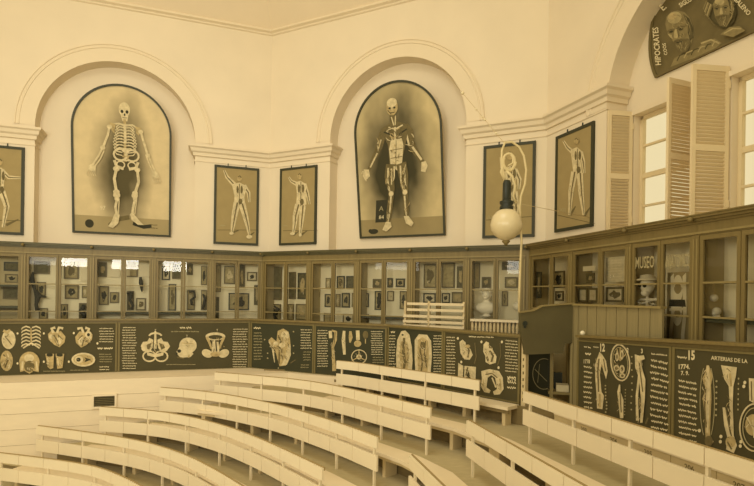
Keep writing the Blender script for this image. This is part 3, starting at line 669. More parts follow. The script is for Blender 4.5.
for p in ([(122, 265), (122, 300), (130, 335)], [(132, 268), (134, 315)], [(158, 262), (162, 310), (170, 335)], [(170, 270), (176, 320)], [(134, 350), (132, 400), (128, 425)], [(174, 350), (179, 395), (182, 412)], [(140, 262), (142, 300)]): d.line(p, 5, li, 3)
d.ell(134, 342, 7, 8, li); d.ell(175, 340, 7, 8, li); d.poly([(122, 424), (136, 426), (140, 440), (124, 454), (112, 448)], li); d.poly([(174, 410), (188, 410), (204, 432), (198, 442), (182, 432)], li)
d.hatch(136, 170, 34, 22, 16, 22, 2.6, ang=20); d.hatch(144, 225, 18, 34, 10, 14, 2, ms=('flesh','umber')); d.hatch(130, 305, 13, 40, 14, 26, 2.6, ang=85); d.hatch(168, 305, 12, 40, 14, 26, 2.6, ang=85); d.hatch(132, 390, 7, 34, 8, 20, 2.2, ang=88); d.hatch(180, 385, 7, 28, 8, 20, 2.2, ang=88); d.hatch(88, 205, 8, 40, 8, 22, 2.4, ang=110); d.hatch(188, 205, 8, 36, 8, 22, 2.4, ang=60)
d.build('painted_muscle_figure', t)

def framed(fr, corners, label, d_=.0, group='small anatomical paintings on the piers', kn='anatomical_painting'):
    u0, u1, z0, z1 = corners; t = thing(kn, label, 'painting', fr.w((u0+u1)/2, z0, d_), group)
    mb = MB(); mb.box(fr, u0+.02, u1-.02, z0+.02, z1-.02, d_+.002, d_+.03, 'canvas'); mb.build('canvas', t)
    mb = MB(); k = .055
    for a in ((u0, u0+k, z0, z1), (u1-k, u1, z0, z1), (u0+k, u1-k, z1-k, z1), (u0+k, u1-k, z0, z0+k)): mb.box(fr, *a, d_+.002, d_+.045, 'frame_d')
    mb.build('frame', t)
    for s_ in (.3, .7):
        mb = MB(); uu = u0+(u1-u0)*s_; mb.tube([fr.w(uu, z1-.02, d_+.02), fr.w(uu, z1+.06, d_+.012)], .012, 'black', 6); mb.build('hanging_hook', t)
    return t
def nude(d, head, hr, arms, torso, legs, blood=None, shade=()):
    fat = lambda W, k=1.3: [w*k for w in W]
    arms = [(a[0], fat(a[1])) for a in arms]; legs = [(a[0], fat(a[1], 1.2)) for a in legs]
    for p in shade: d.line(p, 12, 'umber', 4)
    for a in arms: d.line(a[0], a[1], 'bone'); d.line(a[0], [w*.28 for w in a[1]] if isinstance(a[1], list) else a[1]*.28, 'umber')
    d.poly(torso, 'bone'); cx = sum(p[0] for p in torso)/len(torso); y0 = min(p[1] for p in torso); y1 = max(p[1] for p in torso)
    for l in legs: d.line(l[0], l[1], 'bone'); d.line([(p[0]+2, p[1]) for p in l[0]], [w*.22 for w in l[1]], 'umber')
    h = y1-y0
    d.line([(cx, y0+6), (cx-1, y1-6)], hr*.3, 'umber'); d.ell(cx-hr*.8, y0+h*.3, hr*.45, h*.16, 'umber'); d.ell(cx+hr*.9, y0+h*.3, hr*.5, h*.16, 'umber'); d.ell(cx+hr*.4, y0+h*.8, hr*.8, h*.12, 'umber')
    d.hatch(cx, (y0+y1)/2, hr*1.9, h*.45, 16, hr*1.1, hr*.13, ms=('umber', 'flesh'), ang=70)
    for l in legs: m_ = l[0][1]; d.hatch(m_[0], m_[1], hr*.8, h*.35, 8, hr*1.4, hr*.13, ms=('umber', 'flesh'), ang=85)
    d.ell(head[0], head[1], hr, hr*1.25, 'flesh'); d.line([(head[0]-hr*.6, head[1]-hr*.5), (head[0], head[1]-hr*1.1), (head[0]+hr*.7, head[1]-hr*.3)], hr*.5, 'umber')
t = framed(A, (-1.34, -.27, 1.19, 3.12), 'framed painting of a flayed back view with one arm raised, left of the corner')
d = Draw(A, img_map(A, .03, 210, 160, 5.4)); d.h = .031
d.line([(40, 378), (262, 378)], 3, 'umber'); d.block(52, 85, 345, 362, 1, 'chalk_d')
nude(d, (160, 100), 13, [([(76, 55), (92, 92), (130, 132)], [9, 15, 20]), ([(182, 140), (208, 178), (212, 228)], [22, 16, 9])], [(118, 130), (160, 122), (198, 142), (186, 200), (188, 235), (160, 250), (130, 235), (132, 195)],
     [([(146, 230), (132, 300), (124, 350), (118, 392)], [32, 26, 20, 10]), ([(172, 235), (190, 300), (202, 350), (212, 405)], [32, 26, 20, 10])], shade=([(118, 392), (155, 380)], [(205, 415), (240, 390)]))
d.ell(116, 396, 12, 8, 'bone'); d.ell(212, 415, 16, 10, 'bone'); d.build('painted_figure', t)
t = framed(B, (.34, 1.42, 1.2, 3.11), 'framed painting of a standing dissected figure raising a hand, just right of the corner')
d = Draw(B, img_map(B, .03, 210, 160, 5.4)); d.h = .031
d.line([(395, 382), (580, 380)], 3, 'umber'); d.block(398, 420, 348, 362, 1, 'chalk_d')
nude(d, (486, 88), 13, [([(425, 92), (440, 115), (470, 130)], [8, 12, 18]), ([(508, 130), (526, 180), (538, 238)], [20, 16, 9])], [(462, 122), (488, 112), (520, 130), (518, 190), (522, 240), (490, 255), (466, 235), (470, 180)],
     [([(478, 240), (462, 300), (458, 350), (450, 395)], [30, 24, 18, 10]), ([(502, 245), (496, 310), (492, 355), (488, 402)], [28, 24, 18, 10])], shade=([(450, 405), (480, 385)], [(492, 405), (525, 382)]))
d.ell(448, 398, 13, 8, 'bone'); d.ell(490, 405, 8, 10, 'bone'); d.build('painted_figure', t)
t = framed(B, (5.46, 6.50, 1.2, 3.10), 'framed painting partly hidden behind the globe lamp')
d = Draw(B, img_map(B, .03, 475, 130, 4.05)); d.h = .031
d.line([(45, 365), (230, 350)], 3, 'umber'); d.text('AL', 48, 362, 26, 'chalk_d')
nude(d, (142, 105), 13, [([(105, 110), (110, 150), (128, 170)], [8, 12, 16]), ([(162, 160), (180, 200), (178, 240)], [16, 14, 8])], [(122, 155), (145, 140), (170, 158), (166, 215), (168, 250), (140, 260), (124, 245)],
     [([(135, 245), (125, 300), (128, 390)], [26, 22, 9]), ([(158, 250), (165, 310), (166, 395)], [26, 22, 9])])
d.build('painted_figure', t)
t = framed(C, (.32, 1.31, 1.24, 3.06), 'framed painting of a flayed striding figure on the right pier beside the shutters')
d = Draw(C, img_map(C, .03, 550, 115, 4.05)); d.h = .031
d.line([(30, 405), (180, 440)], 3, 'umber'); d.text('XII', 38, 392, 22, 'chalk_d')
nude(d, (110, 105), 10, [([(55, 105), (70, 130), (92, 150)], [7, 11, 14]), ([(125, 150), (136, 190), (140, 235)], [15, 12, 7])], [(84, 142), (110, 130), (134, 150), (128, 200), (132, 235), (112, 245), (95, 230)],
     [([(100, 230), (86, 310), (80, 405)], [22, 18, 8]), ([(122, 235), (128, 320), (138, 405)], [22, 18, 8])], shade=([(82, 405), (104, 370)], [(140, 408), (162, 375)]))
d.build('painted_figure', t)
t = framed(A, (-6.36, -5.29, 1.19, 3.10), 'framed painting of a striding figure with outstretched arm, on the far left pier')
d = Draw(A, img_map(A, .03, 0, 125, 4.05)); d.h = .031
d.line([(-40, 385), (92, 388)], 3, 'umber')
nude(d, (0, 150), 12, [([(8, 185), (35, 212), (84, 214)], [16, 12, 7]), ([(-15, 185), (-40, 215), (-50, 260)], [14, 12, 7])], [(-18, 180), (5, 172), (22, 190), (16, 240), (18, 275), (-5, 285), (-18, 265)],
     [([(8, 270), (28, 330), (12, 415)], [24, 20, 9]), ([(-8, 275), (-22, 330), (-30, 405)], [24, 20, 9])], shade=([(25, 405), (75, 382)],))
d.build('painted_figure', t)

# lunette painting over the windows
L_ = C.inset(ARCH['C'][4]); cu, cz, rr = 3.38, 4.10, 1.34; zb = 3.52
a0 = math.asin((zb-cz)/rr); pts = []
for i in range(41):
    a = a0+(math.pi-2*a0)*i/40; pts.append((cu+rr*math.cos(a), cz+rr*math.sin(a)))
t = thing('lunette_painting', 'dark half-round painted panel with two bearded heads and lettering, above the windows', 'painting', L_.w(cu, zb))
mb = MB(); n = len(pts)
mb.solid([L_.w(a, b, .002) for a, b in pts]+[L_.w(a, b, .03) for a, b in pts], [tuple(range(n))[::-1], tuple(range(n, 2*n))]+[(i, (i+1) % n, n+(i+1) % n, n+i) for i in range(n)], 'canvas_d'); mb.build('canvas', t)
mb = MB(); inn = [(cu+(a-cu)*.965, cz+(b-cz)*.965) for a, b in pts]
vs = [L_.w(a, b, .03) for a, b in pts]+[L_.w(a, b, .045) for a, b in pts]+[L_.w(a, b, .045) for a, b in inn]+[L_.w(a, b, .03) for a, b in inn]
mb.solid(vs, [(q*n+i, q*n+(i+1) % n, ((q+1) % 4)*n+(i+1) % n, ((q+1) % 4)*n+i) for i in range(n) for q in range(4)], 'frame_m'); mb.build('frame', t)
d = Draw(L_, img_map(L_, .03, 640, 0, 5.4)); d.h = .031
fc, sh, md = 'flesh', 'umber', 'print_m'
md = mat('painted_midtone', (138, 124, 84), .9, .2, 12); hl = mat('painted_highlight', (176, 160, 114), .9, .2, 12); dk2 = mat('painted_shadow', (86, 78, 50), .9, .2, 12)
d.poly([(165, 362), (185, 315), (225, 292), (262, 300), (300, 270), (350, 225), (405, 208), (442, 232), (400, 268), (320, 305), (240, 332)], md)
for k in range(6): d.line([(200+k*38, 330-k*16), (215+k*38, 300-k*15), (250+k*34, 285-k*12)], 6, hl if k % 2 else dk2)
d.line([(330, 235), (385, 215), (430, 235)], 9, hl)
d.poly([(138, 130), (144, 92), (168, 66), (205, 56), (242, 66), (270, 96), (286, 140), (290, 190), (280, 240), (255, 283), (222, 284), (196, 250), (172, 210), (148, 175)], md)
d.ell(188, 96, 40, 32, hl, -18); d.ell(178, 88, 24, 18, fc, -18); d.poly([(235, 75), (268, 100), (288, 150), (288, 205), (272, 222), (262, 180), (256, 130)], dk2)
for k in range(5): d.line([(240+k*8, 78+k*14), (256+k*6, 110+k*16), (250+k*7, 140+k*16)], 4, md if k % 2 else sh)
d.line([(150, 172), (168, 160), (190, 162)], 6, sh); d.line([(200, 156), (220, 142), (244, 144)], 6, sh); d.ell(172, 172, 12, 6, dk2, -15); d.ell(224, 158, 13, 7, dk2, -15); d.ell(172, 171, 4, 3, 'ink'); d.ell(224, 157, 4, 3, 'ink')
d.poly([(192, 160), (202, 158), (210, 196), (206, 208), (192, 208), (186, 198)], hl); d.line([(206, 165), (212, 200)], 4, sh); d.poly([(152, 182), (176, 190), (182, 212), (168, 204)], hl); d.hatch(232, 190, 26, 20, 12, 18, 3, ms=(hl, md, sh), ang=50)
d.poly([(186, 226), (214, 214), (262, 208), (280, 230), (262, 275), (228, 290), (202, 262)], sh); d.hatch(232, 245, 36, 32, 46, 26, 3, ms=(hl, md, sh, md), ang=75); d.hatch(215, 120, 60, 50, 26, 26, 3, ms=(hl, md), ang=30)
d.line([(190, 226), (208, 218), (232, 214), (250, 220)], 7, sh); d.line([(204, 232), (234, 226)], 4, 'ink')
d.poly([(356, 50), (372, 5), (405, -25), (450, -36), (495, -24), (522, 10), (530, 70), (516, 120), (478, 158), (440, 150), (405, 118), (372, 96)], dk2)
d.poly([(398, 30), (420, -5), (455, -14), (484, 6), (494, 50), (490, 100), (466, 135), (440, 126), (414, 92)], md); d.ell(438, 10, 26, 20, hl); d.hatch(446, 60, 36, 50, 24, 20, 3, ms=(hl, md, sh), ang=70)
d.line([(408, 48), (424, 38), (438, 44)], 6, sh); d.line([(456, 40), (472, 32), (486, 38)], 6, sh); d.ell(424, 50, 8, 4, 'ink'); d.ell(472, 44, 8, 4, 'ink'); d.poly([(444, 46), (452, 45), (460, 78), (446, 82), (440, 76)], hl)
d.poly([(412, 92), (450, 84), (496, 82), (500, 115), (475, 150), (440, 142)], sh); d.hatch(456, 115, 36, 28, 40, 22, 3, ms=(hl, md, sh, md), ang=80); d.hatch(375, 60, 22, 50, 26, 24, 3, ms=(hl, md, sh), ang=100); d.hatch(515, 50, 16, 60, 26, 24, 3, ms=(hl, md, sh), ang=80)
d.line([(424, 94), (448, 88), (480, 84)], 6, sh)
for k in range(8): d.line([(372+k*5, 10+k*3), (356+k*4, 50+k*7), (376+k*6, 92+k*7)], 5, (md, sh, hl)[k % 3])
for k in range(7): d.line([(496+k*4, -10+k*6), (524-k*2, 50+k*8), (500-k*3, 118+k*5)], 5, (md, hl, sh)[k % 3])
d.poly([(450, 190), (500, 150), (556, 146), (585, 170), (520, 205)], md); d.line([(470, 185), (520, 158), (565, 160)], 6, hl)
def along(cx, cy, r0, a_start, da):
    return lambda a, b: (cx+(r0-b)*math.cos(math.radians(a_start+a*da)), cy+(r0-b)*math.sin(math.radians(a_start+a*da)))
def seq(text, P0, P1_, up, size, w):   # letters following a straight run
    dx, dy = P1_[0]-P0[0], P1_[1]-P0[1]
    return text, P0, (dx, dy), up, size, w
def run_text(body, P0, P1_, hgt, sx):
    dx, dy = P1_[0]-P0[0], P1_[1]-P0[1]; L = math.hypot(dx, dy); ex, ey = dx/L, dy/L; nx, ny = ey, -ex
    d.text(body, 0, 0, hgt, 'chalk', sx, fn=lambda a, b: (P0[0]+ex*a+nx*b, P0[1]+ey*a+ny*b), font_bold=.015)
run_text('HIPOCRATES', (130, 355), (112, 140), 44, .80); run_text('COOS', (165, 300), (150, 215), 26, .9)
run_text('E.', (140, 65), (190, 20), 52, .8); run_text('SIGLO', (235, 45), (320, -5), 34, .8); run_text('GALENO', (520, 0), (600, 90), 38, .8)
d.build('painted_heads', t)

# ------------------------------------------------------------------ DISPLAY CABINETS
doors = []
def cabinet(fr, u0, u1, us, label, mz=(.13, -.45), depth=.46, shelves=(-.46,), dk=False, cm='wood_d'):
    c = fr.w((u0+u1)/2, -1.72, -depth/2)
    t = thing('display_cabinet', label, 'cabinet', c, 'glazed wall cabinets')
    mb = MB()   # carcass
    mb.box(fr, u0+.01, u1-.01, -1.72, .90, -depth, -depth+.02, 'case_side' if dk else 'case_back')
    mb.box(fr, u0+.003, u0+.025, -1.72, .90, -depth+.02, -.04, 'case_side'); mb.box(fr, u1-.025, u1-.003, -1.72, .90, -depth+.02, -.04, 'case_side')
    mb.box(fr, u0+.025, u1-.025, .86, .90, -depth+.02, -.04, 'case_side'); mb.box(fr, u0+.025, u1-.025, -1.72, -1.62, -depth+.02, -.04, 'case_side')
    mb.build('carcass', t)
    mb = MB(); mb.box(fr, u0, u1, .76, .90, -.04, .0, 'wood'); mb.box(fr, u0, u1, .775, .80, -.002, .015, 'wood_l'); mb.build('frieze_rail', t); mb = MB(); mb.box(fr, u0, u1, -1.72, -1.60, -.04, 0, 'wood'); mb.build('plinth', t)
    mb = MB()
    prof = [(.90, -depth, .02), (.925, -depth, .05), (.955, -depth, .085), (.985, -depth, .10)]
    for (za, d0, d1), zb_ in zip(prof, (.925, .955, .985, 1.0)): mb.box(fr, u0, u1, za, zb_, d0, d1, cm)
    mb.build('cornice', t)
    for e in ((u0, u0+.045), (u1-.045, u1)):
        mb = MB(); mb.box(fr, *e, -1.60, .76, -.04, .018, 'wood'); mb.box(fr, e[0]+.013, e[1]-.013, -1.55, .72, .018, .026, 'wood_l'); mb.build('pilaster', t)
    mb = MB(); mb.ball(fr.w(u0, .945, .10), .032, 'wood', 10); mb.build('rosette', t)
    for z in shelves:
        mb = MB(); mb.box(fr, u0+.03, u1-.03, z-.04, z, -depth+.03, -.06, 'shelf'); mb.build('shelf', t)
    e = [u0+.045]+us+[u1-.045]
    for a, b in zip(e, e[1:]):
        dr = MB(); st = .045; a2, b2 = a+.004, b-.004
        dr.box(fr, a2, a2+st, -1.59, .755, -.035, .005, 'wood'); dr.box(fr, b2-st, b2, -1.59, .755, -.035, .005, 'wood')
        dr.box(fr, a2+st, b2-st, .70, .755, -.035, .005, 'wood'); dr.box(fr, a2+st, b2-st, -1.59, -1.50, -.035, .005, 'wood')
        for z in mz: dr.box(fr, a2+st, b2-st, z-.011, z+.011, -.03, 0, 'wood_l')
        o = dr.build('door', t)
        gp = MB(); gp.face([fr.w(a2+st, -1.5, -.018), fr.w(b2-st, -1.5, -.018), fr.w(b2-st, .70, -.018), fr.w(a2+st, .70, -.018)], 'glass')
        gp2 = gp.build('glass_pane', t, fix=False); gp2.parent = o
        kb = MB(); kb.ball(fr.w(b2-.025 if a == e[0] else a2+.025, -.70, .015), .014, 'wood_l', 8); k2 = kb.build('knob', t); k2.parent = o
    return t
bayA = [-6.43, -5.15, -3.87, -2.63, -1.38, -.215]
namesA = ['far left edge, holding dark shelves', 'second from the left on the left wall', 'third from the left, with bright reflections in its panes', 'fourth from the left on the left wall', 'on the left wall next to the corner']
for i in range(5):
    u0, u1 = bayA[i], bayA[i+1]
    cabinet(cA, u0, u1-.002, [(u0+u1)/2], 'glazed wooden wall cabinet, '+namesA[i], shelves=(-.46,) if i in (2, 3) else ((.1, -.35) if i == 0 else ()), dk=(i == 0))
bayB = [.215, 1.56, 2.81, 4.08, 5.29, 6.42]
namesB = ['first right of the corner, on the back wall', 'of the back wall with rows of small prints', 'left of the stacked white slats on the back wall', 'behind the stacked white slats', 'holding two white busts']
for i in range(5):
    u0, u1 = bayB[i], bayB[i+1]; cabinet(cB, u0, u1-.002, [(u0+u1)/2], 'glazed wooden wall cabinet '+namesB[i], shelves=(-.46,) if i in (2, 4) else ())
bayC = [.05, 1.33, 2.67, 3.77, 4.95, 6.1]; stC = [.76, 2.05, 3.22, 4.34, 5.5]
namesC = ['first on the right wall beside the back corner', 'with a cream text board, on the right wall', 'lettered on its glass, with a skeleton inside', 'with a hanging ball on a string, on the right wall', 'cut off by the right edge of the view']
for i in range(5):
    cabinet(cC, bayC[i], bayC[i+1]-.002, [stC[i]], 'glazed wooden wall cabinet '+namesC[i], mz=(.20, -.20), depth=.40, cm='wood', shelves=(-.22,) if i >= 3 else ())  # lighter cornice colour stands in for the window haze on this wall
# fillers in the two corners of the cabinet run
for nm, pr in (('first', [cA.w(-.215, 0), cA.w(0, 0) if False else Vector((-2.7528-.031, 13.0-.54, 0)), cB.w(.213, 0), cB.w(.213, 0, -.45), cA.w(-.213, 0, -.45)]), ('second', [cB.w(6.42, 0), Vector((2.8697, 9.7517, 0)), cC.w(.048, 0), cC.w(.048, 0, -.38), cB.w(6.42, 0, -.45)])):
    mb = MB(); P = [(p.x, p.y) for p in pr]; mb.prism(P, -1.72, .90, 'wood'); mb.prism(miter([P[0], P[1], P[2]], .09)+[Vector(P[3]), Vector(P[4])], .90, 1.0, 'wood_d')
    tag(mb.build('corner_post'), 'wooden corner post joining the cabinets in the %s corner of the room' % ('left' if nm == 'first' else 'right'), 'corner post', 'cabinet corner posts')

# contents -------------------------------------------------------------------
def ordw(i): return ['first', 'second', 'third', 'fourth', 'fifth', 'sixth', 'seventh', 'eighth', 'ninth', 'tenth', 'eleventh', 'twelfth'][i]
usedlab = {}
def uniq(l):
    if l not in usedlab: usedlab[l] = 1; return l
    usedlab[l] += 1; return None
def print_in(fr, dep, x0, y0, x1, y1, fm, pm, wallname, blot=0):
    ua, za = fr.at((x0+x1)/2, y1, dep); ub, zb = fr.at((x0+x1)/2, y0, dep)
    u0 = fr.at(x0, (y0+y1)/2, dep)[0]; u1 = fr.at(x1, (y0+y1)/2, dep)[0]
    z0, z1 = za, zb
    lab = None
    w, h = u1-u0, z1-z0
    shape = 'tall' if h > 1.5*w else ('wide' if w > 1.2*h else 'small')
    tone = {'frame_d': 'black-framed', 'frame_m': 'brown-framed'}[fm]; pt_ = {'print_l': 'pale', 'print_m': 'mid-toned', 'print_k': 'dark'}[pm]
    return dict(fr=fr, dep=dep, r=(u0, u1, z0, z1), fm=fm, pm=pm, wall=wallname, shape=shape, tone=tone, pt=pt_, blot=blot, x=(x0+x1)/2, y=(y0+y1)/2)
K, Mm, Ll = 'print_k', 'print_m', 'print_l'; D_, Br = 'frame_d', 'frame_m'
ITEMS = []
def addl(fr, dep, wn, rows):
    for r in rows: ITEMS.append(print_in(fr, dep, *r[:4], r[4], r[5], wn, r[6] if len(r) > 6 else 0))
addl(cA, -.42, 'left wall', [(4, 262, 22, 271, D_, K), (5, 274, 19, 283, Br, Mm, 1), (3, 287, 19, 299, Br, K),
 (34, 261, 50, 274, Br, K), (37, 282, 46, 296, Br, Mm, 1), (39, 308, 48, 319, Br, Mm, 1), (64, 262, 79, 279, Br, Mm), (65, 285, 79, 299, Br, Mm, 1), (82, 286, 88, 298, Br, Mm), (61, 304, 68, 319, Br, Mm, 1), (79, 303, 87, 319, Br, K),
 (98, 262, 107, 277, Br, K), (99, 286, 109, 305, Br, Mm, 1), (110, 292, 119, 303, Br, Mm, 1), (127, 262, 138, 277, Br, Mm), (127, 291, 134, 310, Br, K), (136, 298, 146, 310.5, Br, Ll),
 (162, 266, 170, 280, D_, Ll, 1), (172, 264, 181, 279, Br, K), (168.5, 284, 176, 310.5, D_, Mm), (187, 264, 193, 275, Br, K), (201, 266, 207, 285, Br, Mm, 1), (187, 290, 195, 310, Br, Mm), (201, 290, 207, 310, Br, Mm),
 (215, 265, 221, 292, Br, Mm), (224, 266, 235, 284, Br, Mm), (215.5, 297, 219, 319, Br, K), (228.5, 293, 249, 310, D_, Mm, 1), (247, 272, 257, 281, Br, Ll, 1), (239, 265, 245, 287, Br, K), (254, 285, 259, 305, Br, K)])
addl(cB, -.42, 'back wall', [(270, 267, 282, 300, Br, K), (270, 304, 281, 320, Br, Mm, 1), (289, 272, 296, 299, Br, K), (298, 273, 307, 299, D_, K), (288, 304, 294, 320, Br, Mm), (296, 304, 307, 320, Br, Mm),
 (312, 274, 320, 287, Br, K), (326, 278, 331, 289, Br, Mm), (314, 292, 320, 297, Br, K), (325, 294, 332, 307, D_, Mm, 1), (336, 294, 340.5, 307, Br, Mm), (337, 276, 345, 289, D_, Mm), (346.5, 276, 354.5, 289, D_, K), (342, 293, 350, 307.5, D_, Mm, 1), (352, 293, 357, 307, Br, Mm), (362.5, 293, 369, 307, D_, Mm, 1), (324, 313, 331, 323, Br, Mm), (343, 314, 354, 324, Br, Ll, 1),
 (373, 279, 382, 288, Br, K), (375, 291, 382, 310, D_, Mm, 1), (387.5, 278, 393, 287.5, D_, K), (396, 278.5, 405, 287, D_, Mm, 1), (387.5, 291, 394, 301, Br, Ll), (400, 291, 407, 309, Br, Mm, 1), (362, 314, 369, 324, Br, K),
 (424, 264, 437, 288, Br, Mm), (442, 263, 455, 288, Br, Mm), (457, 266, 464, 288, Br, K), (423.5, 293, 436, 303, D_, Ll, 1), (442, 293, 450, 303, D_, Ll, 1), (452, 292, 463, 303, Br, Mm),
 (474, 263, 480, 288, Br, Mm), (482, 277, 491, 288, Br, K), (502, 262, 518, 270, Br, K), (505, 277, 518, 288, Br, Mm), (502, 291, 508, 306, Br, Mm)])
addl(cC, -.14, 'right wall', [(536, 272, 542, 298, D_, K), (554, 271, 565, 288, Br, Mm, 1), (556, 291, 564, 301, Br, Ll, 1), (587, 273, 595, 283, Br, K, 1), (579, 288, 588, 302, Br, Ll), (589, 288, 598, 302, Br, Ll), (607, 287, 624, 302, Br, Ll)])
from collections import defaultdict
# every print is named by its cabinet door, counted from the left of its wall, and its height there
edges = {'left wall': [29, 57.5, 92.5, 123, 153, 183, 210, 237, 265], 'back wall': [284.5, 310, 334, 358, 384, 410, 439, 468, 498, 530], 'right wall': [552, 574, 601, 630, 660]}
byd = defaultdict(list)
for it in ITEMS:
    k = sum(it['x'] > e for e in edges[it['wall']]); byd[(it['wall'], k)].append(it)
for (wn, k), its in byd.items():
    its.sort(key=lambda i: (i['y'] > 289, i['y'] > 306, i['x']))
    seen = {}
    for it in its:
        row = 'top' if it['y'] < 289 else ('middle' if it['y'] < 308 else 'bottom')
        it['row'] = row; seen.setdefault(row, []).append(it)
    for row, l in seen.items():
        for i, it in enumerate(l):
            side = '' if len(l) == 1 else (', leftmost there' if i == 0 else (', rightmost there' if i == len(l)-1 else ', centre one there'))
            lab = '%s %s print, %s level behind the %s %s cabinet door%s' % (it['tone'], it['pt'], row, ordw(k), wn, side)
            fr, dep = it['fr'], it['dep']; u0, u1, z0, z1 = it['r']
            t = thing('framed_print', lab, 'picture', fr.w((u0+u1)/2, z0, dep), 'framed prints hung inside the cabinets')
            kk = min(.03, (u1-u0)*.14)
            mb = MB()
            for a in ((u0, u0+kk, z0, z1), (u1-kk, u1, z0, z1), (u0+kk, u1-kk, z1-kk, z1), (u0+kk, u1-kk, z0, z0+kk)): mb.box(fr, *a, dep, dep+.02, it['fm'])
            mb.build('frame', t)
            mb = MB(); mb.box(fr, u0+kk*.8, u1-kk*.8, z0+kk*.8, z1-kk*.8, dep, dep+.012, it['pm'])
            if it['blot'] or random.random() < .75:
                cu_, cz_ = (u0+u1)/2, (z0+z1)/2; w, h = (u1-u0-2*kk)/2, (z1-z0-2*kk)/2; pts = []
                for q in range(12):
                    a = 2*math.pi*q/12; r_ = random.uniform(.45, .85); pts.append(fr.w(cu_+w*r_*math.cos(a), cz_+h*r_*math.sin(a), dep+.0135))
                mb.face(pts, ('ink' if it['blot'] else random.choice(['umber', 'bone', 'flesh'])) if it['pm'] != 'print_k' else 'flesh')
                for q in range(3):
                    a = random.uniform(-.7, .5); b_ = random.uniform(-.8, .7); mb.face([fr.w(cu_+w*a, cz_+h*b_, dep+.014+q*.0004), fr.w(cu_+w*(a+.25), cz_+h*(b_+.02), dep+.014+q*.0004), fr.w(cu_+w*(a+.2), cz_+h*(b_+.22), dep+.014+q*.0004)], random.choice(['bone', 'umber']))
            mb.build('print', t)

# dried specimens hanging in the cases
def specimen(fr, pts, r, label, name='hanging_specimen', cat='specimen', m='specimen', dep=-.25):
    P = [fr.pt(x, y, dep) for x, y in pts]; mb = MB(); mb.tube(P, r, m, 8); o = mb.build(name, smooth=True); tag(o, label, cat); return o
specimen(cA, [(33, 272), (32, 280), (35, 290), (38, 297), (36, 305), (38, 311)], [.02, .05, .03, .06, .03, .05], 'long knobbly dark specimen hanging behind the second door from the left')
specimen(cA, [(36, 290), (40, 296), (46, 297)], [.02, .04, .02], 'short curled dark specimen beside the long knobbly one')
specimen(cA, [(140.5, 277), (141, 283), (142, 292)], [.03, .05, .015], 'dark pointed specimen hanging on the fifth door bay from the left')
specimen(cA, [(127, 294), (131, 292), (130, 300), (133, 306), (131, 309)], [.03, .05, .03, .03, .03], 'dark crooked specimen right of the fifth cabinet stile')
specimen(cA, [(189, 292), (194, 291), (195, 297), (191, 300), (192, 305)], .03, 'dark question-mark shaped specimen left of the bright double-width frame')
specimen(cA, [(203, 294), (205, 299), (203, 309)], [.02, .04, .03], 'dark upright specimen next to the question-mark shaped one')
specimen(cA, [(84, 305), (81, 311), (85, 316), (82, 320)], [.03, .06, .05, .03], 'bunched dark specimen low behind the third door from the left')
specimen(cB, [(274, 306), (278, 309), (274, 314), (276, 320)], [.02, .05, .03, .05], 'dark branching specimen just right of the room corner')
specimen(cB, [(379, 293), (380, 300), (378, 308)], [.03, .04, .03], 'dark upright specimen in the back wall cabinet left of the slats')
# white torn papers / cards, and white patches standing in for window reflections
def card(fr, x0, y0, x1, y1, label, dep, name='white_card_or_reflection'):
    u0 = fr.at(x0, (y0+y1)/2, dep)[0]; u1 = fr.at(x1, (y0+y1)/2, dep)[0]; z0 = fr.at((x0+x1)/2, y1, dep)[1]; z1 = fr.at((x0+x1)/2, y0, dep)[1]
    mb = MB(); n = 7; L = [(u0+(.01 if i % 2 else 0), z0+(z1-z0)*i/n) for i in range(n+1)]; pts = L+[(u1, z1), (u1, z0)]
    N = len(pts); mb.solid([fr.w(a, b, dep) for a, b in pts]+[fr.w(a, b, dep+.006) for a, b in pts], [tuple(range(N))[::-1], tuple(range(N, 2*N))]+[(i, (i+1) % N, N+(i+1) % N, N+i) for i in range(N)], 'white')
    return tag(mb.build(name), label, 'card', 'white cards pinned inside the cabinets')
card(cA, 80.5, 262, 88, 281, 'upright white window reflection patch at the top right behind the third door', -.40)
card(cA, 108, 262, 120, 277, 'wide white window reflection patch at the top behind the fourth door', -.40)
card(cA, 126, 263, 130, 276, 'narrow white window reflection patch at the top left behind the fifth door', -.38)
card(cA, 139, 263, 150, 277, 'wide white window reflection patch at the top right behind the fifth door', -.40)
card(cA, 158, 264, 161.5, 279, 'narrow white card at the top left behind the sixth door', -.40)
card(cA, 158.5, 289, 167.5, 311, 'large white sheet left of the tall narrow frame', -.40)
card(cC, 583, 266, 596, 271, 'small white slip above the dark portrait on the right wall', -.12)
# cream text board
for (x0, y0, x1, y1, lab) in ((606.5, 257, 626, 282, 'cream board with rows of faded writing in the right wall cabinet'),):
    fr = cC; dep = -.12; u0 = fr.at(x0, 270, dep)[0]; u1 = fr.at(x1, 270, dep)[0]; z0 = fr.at(616, y1, dep)[1]; z1 = fr.at(616, y0, dep)[1]
    t = thing('text_board', lab, 'board', fr.w((u0+u1)/2, z0, dep)); mb = MB(); mb.box(fr, u0, u1, z0, z1, dep, dep+.015, 'print_l'); mb.build('panel', t)
    d = Draw(fr, lambda x, y: (u0+x*(u1-u0), z1-y*(z1-z0))); d.h = dep+.016; d.block(.08, .92, .08, .95, 8, 'white'); d.build('handwriting', t)
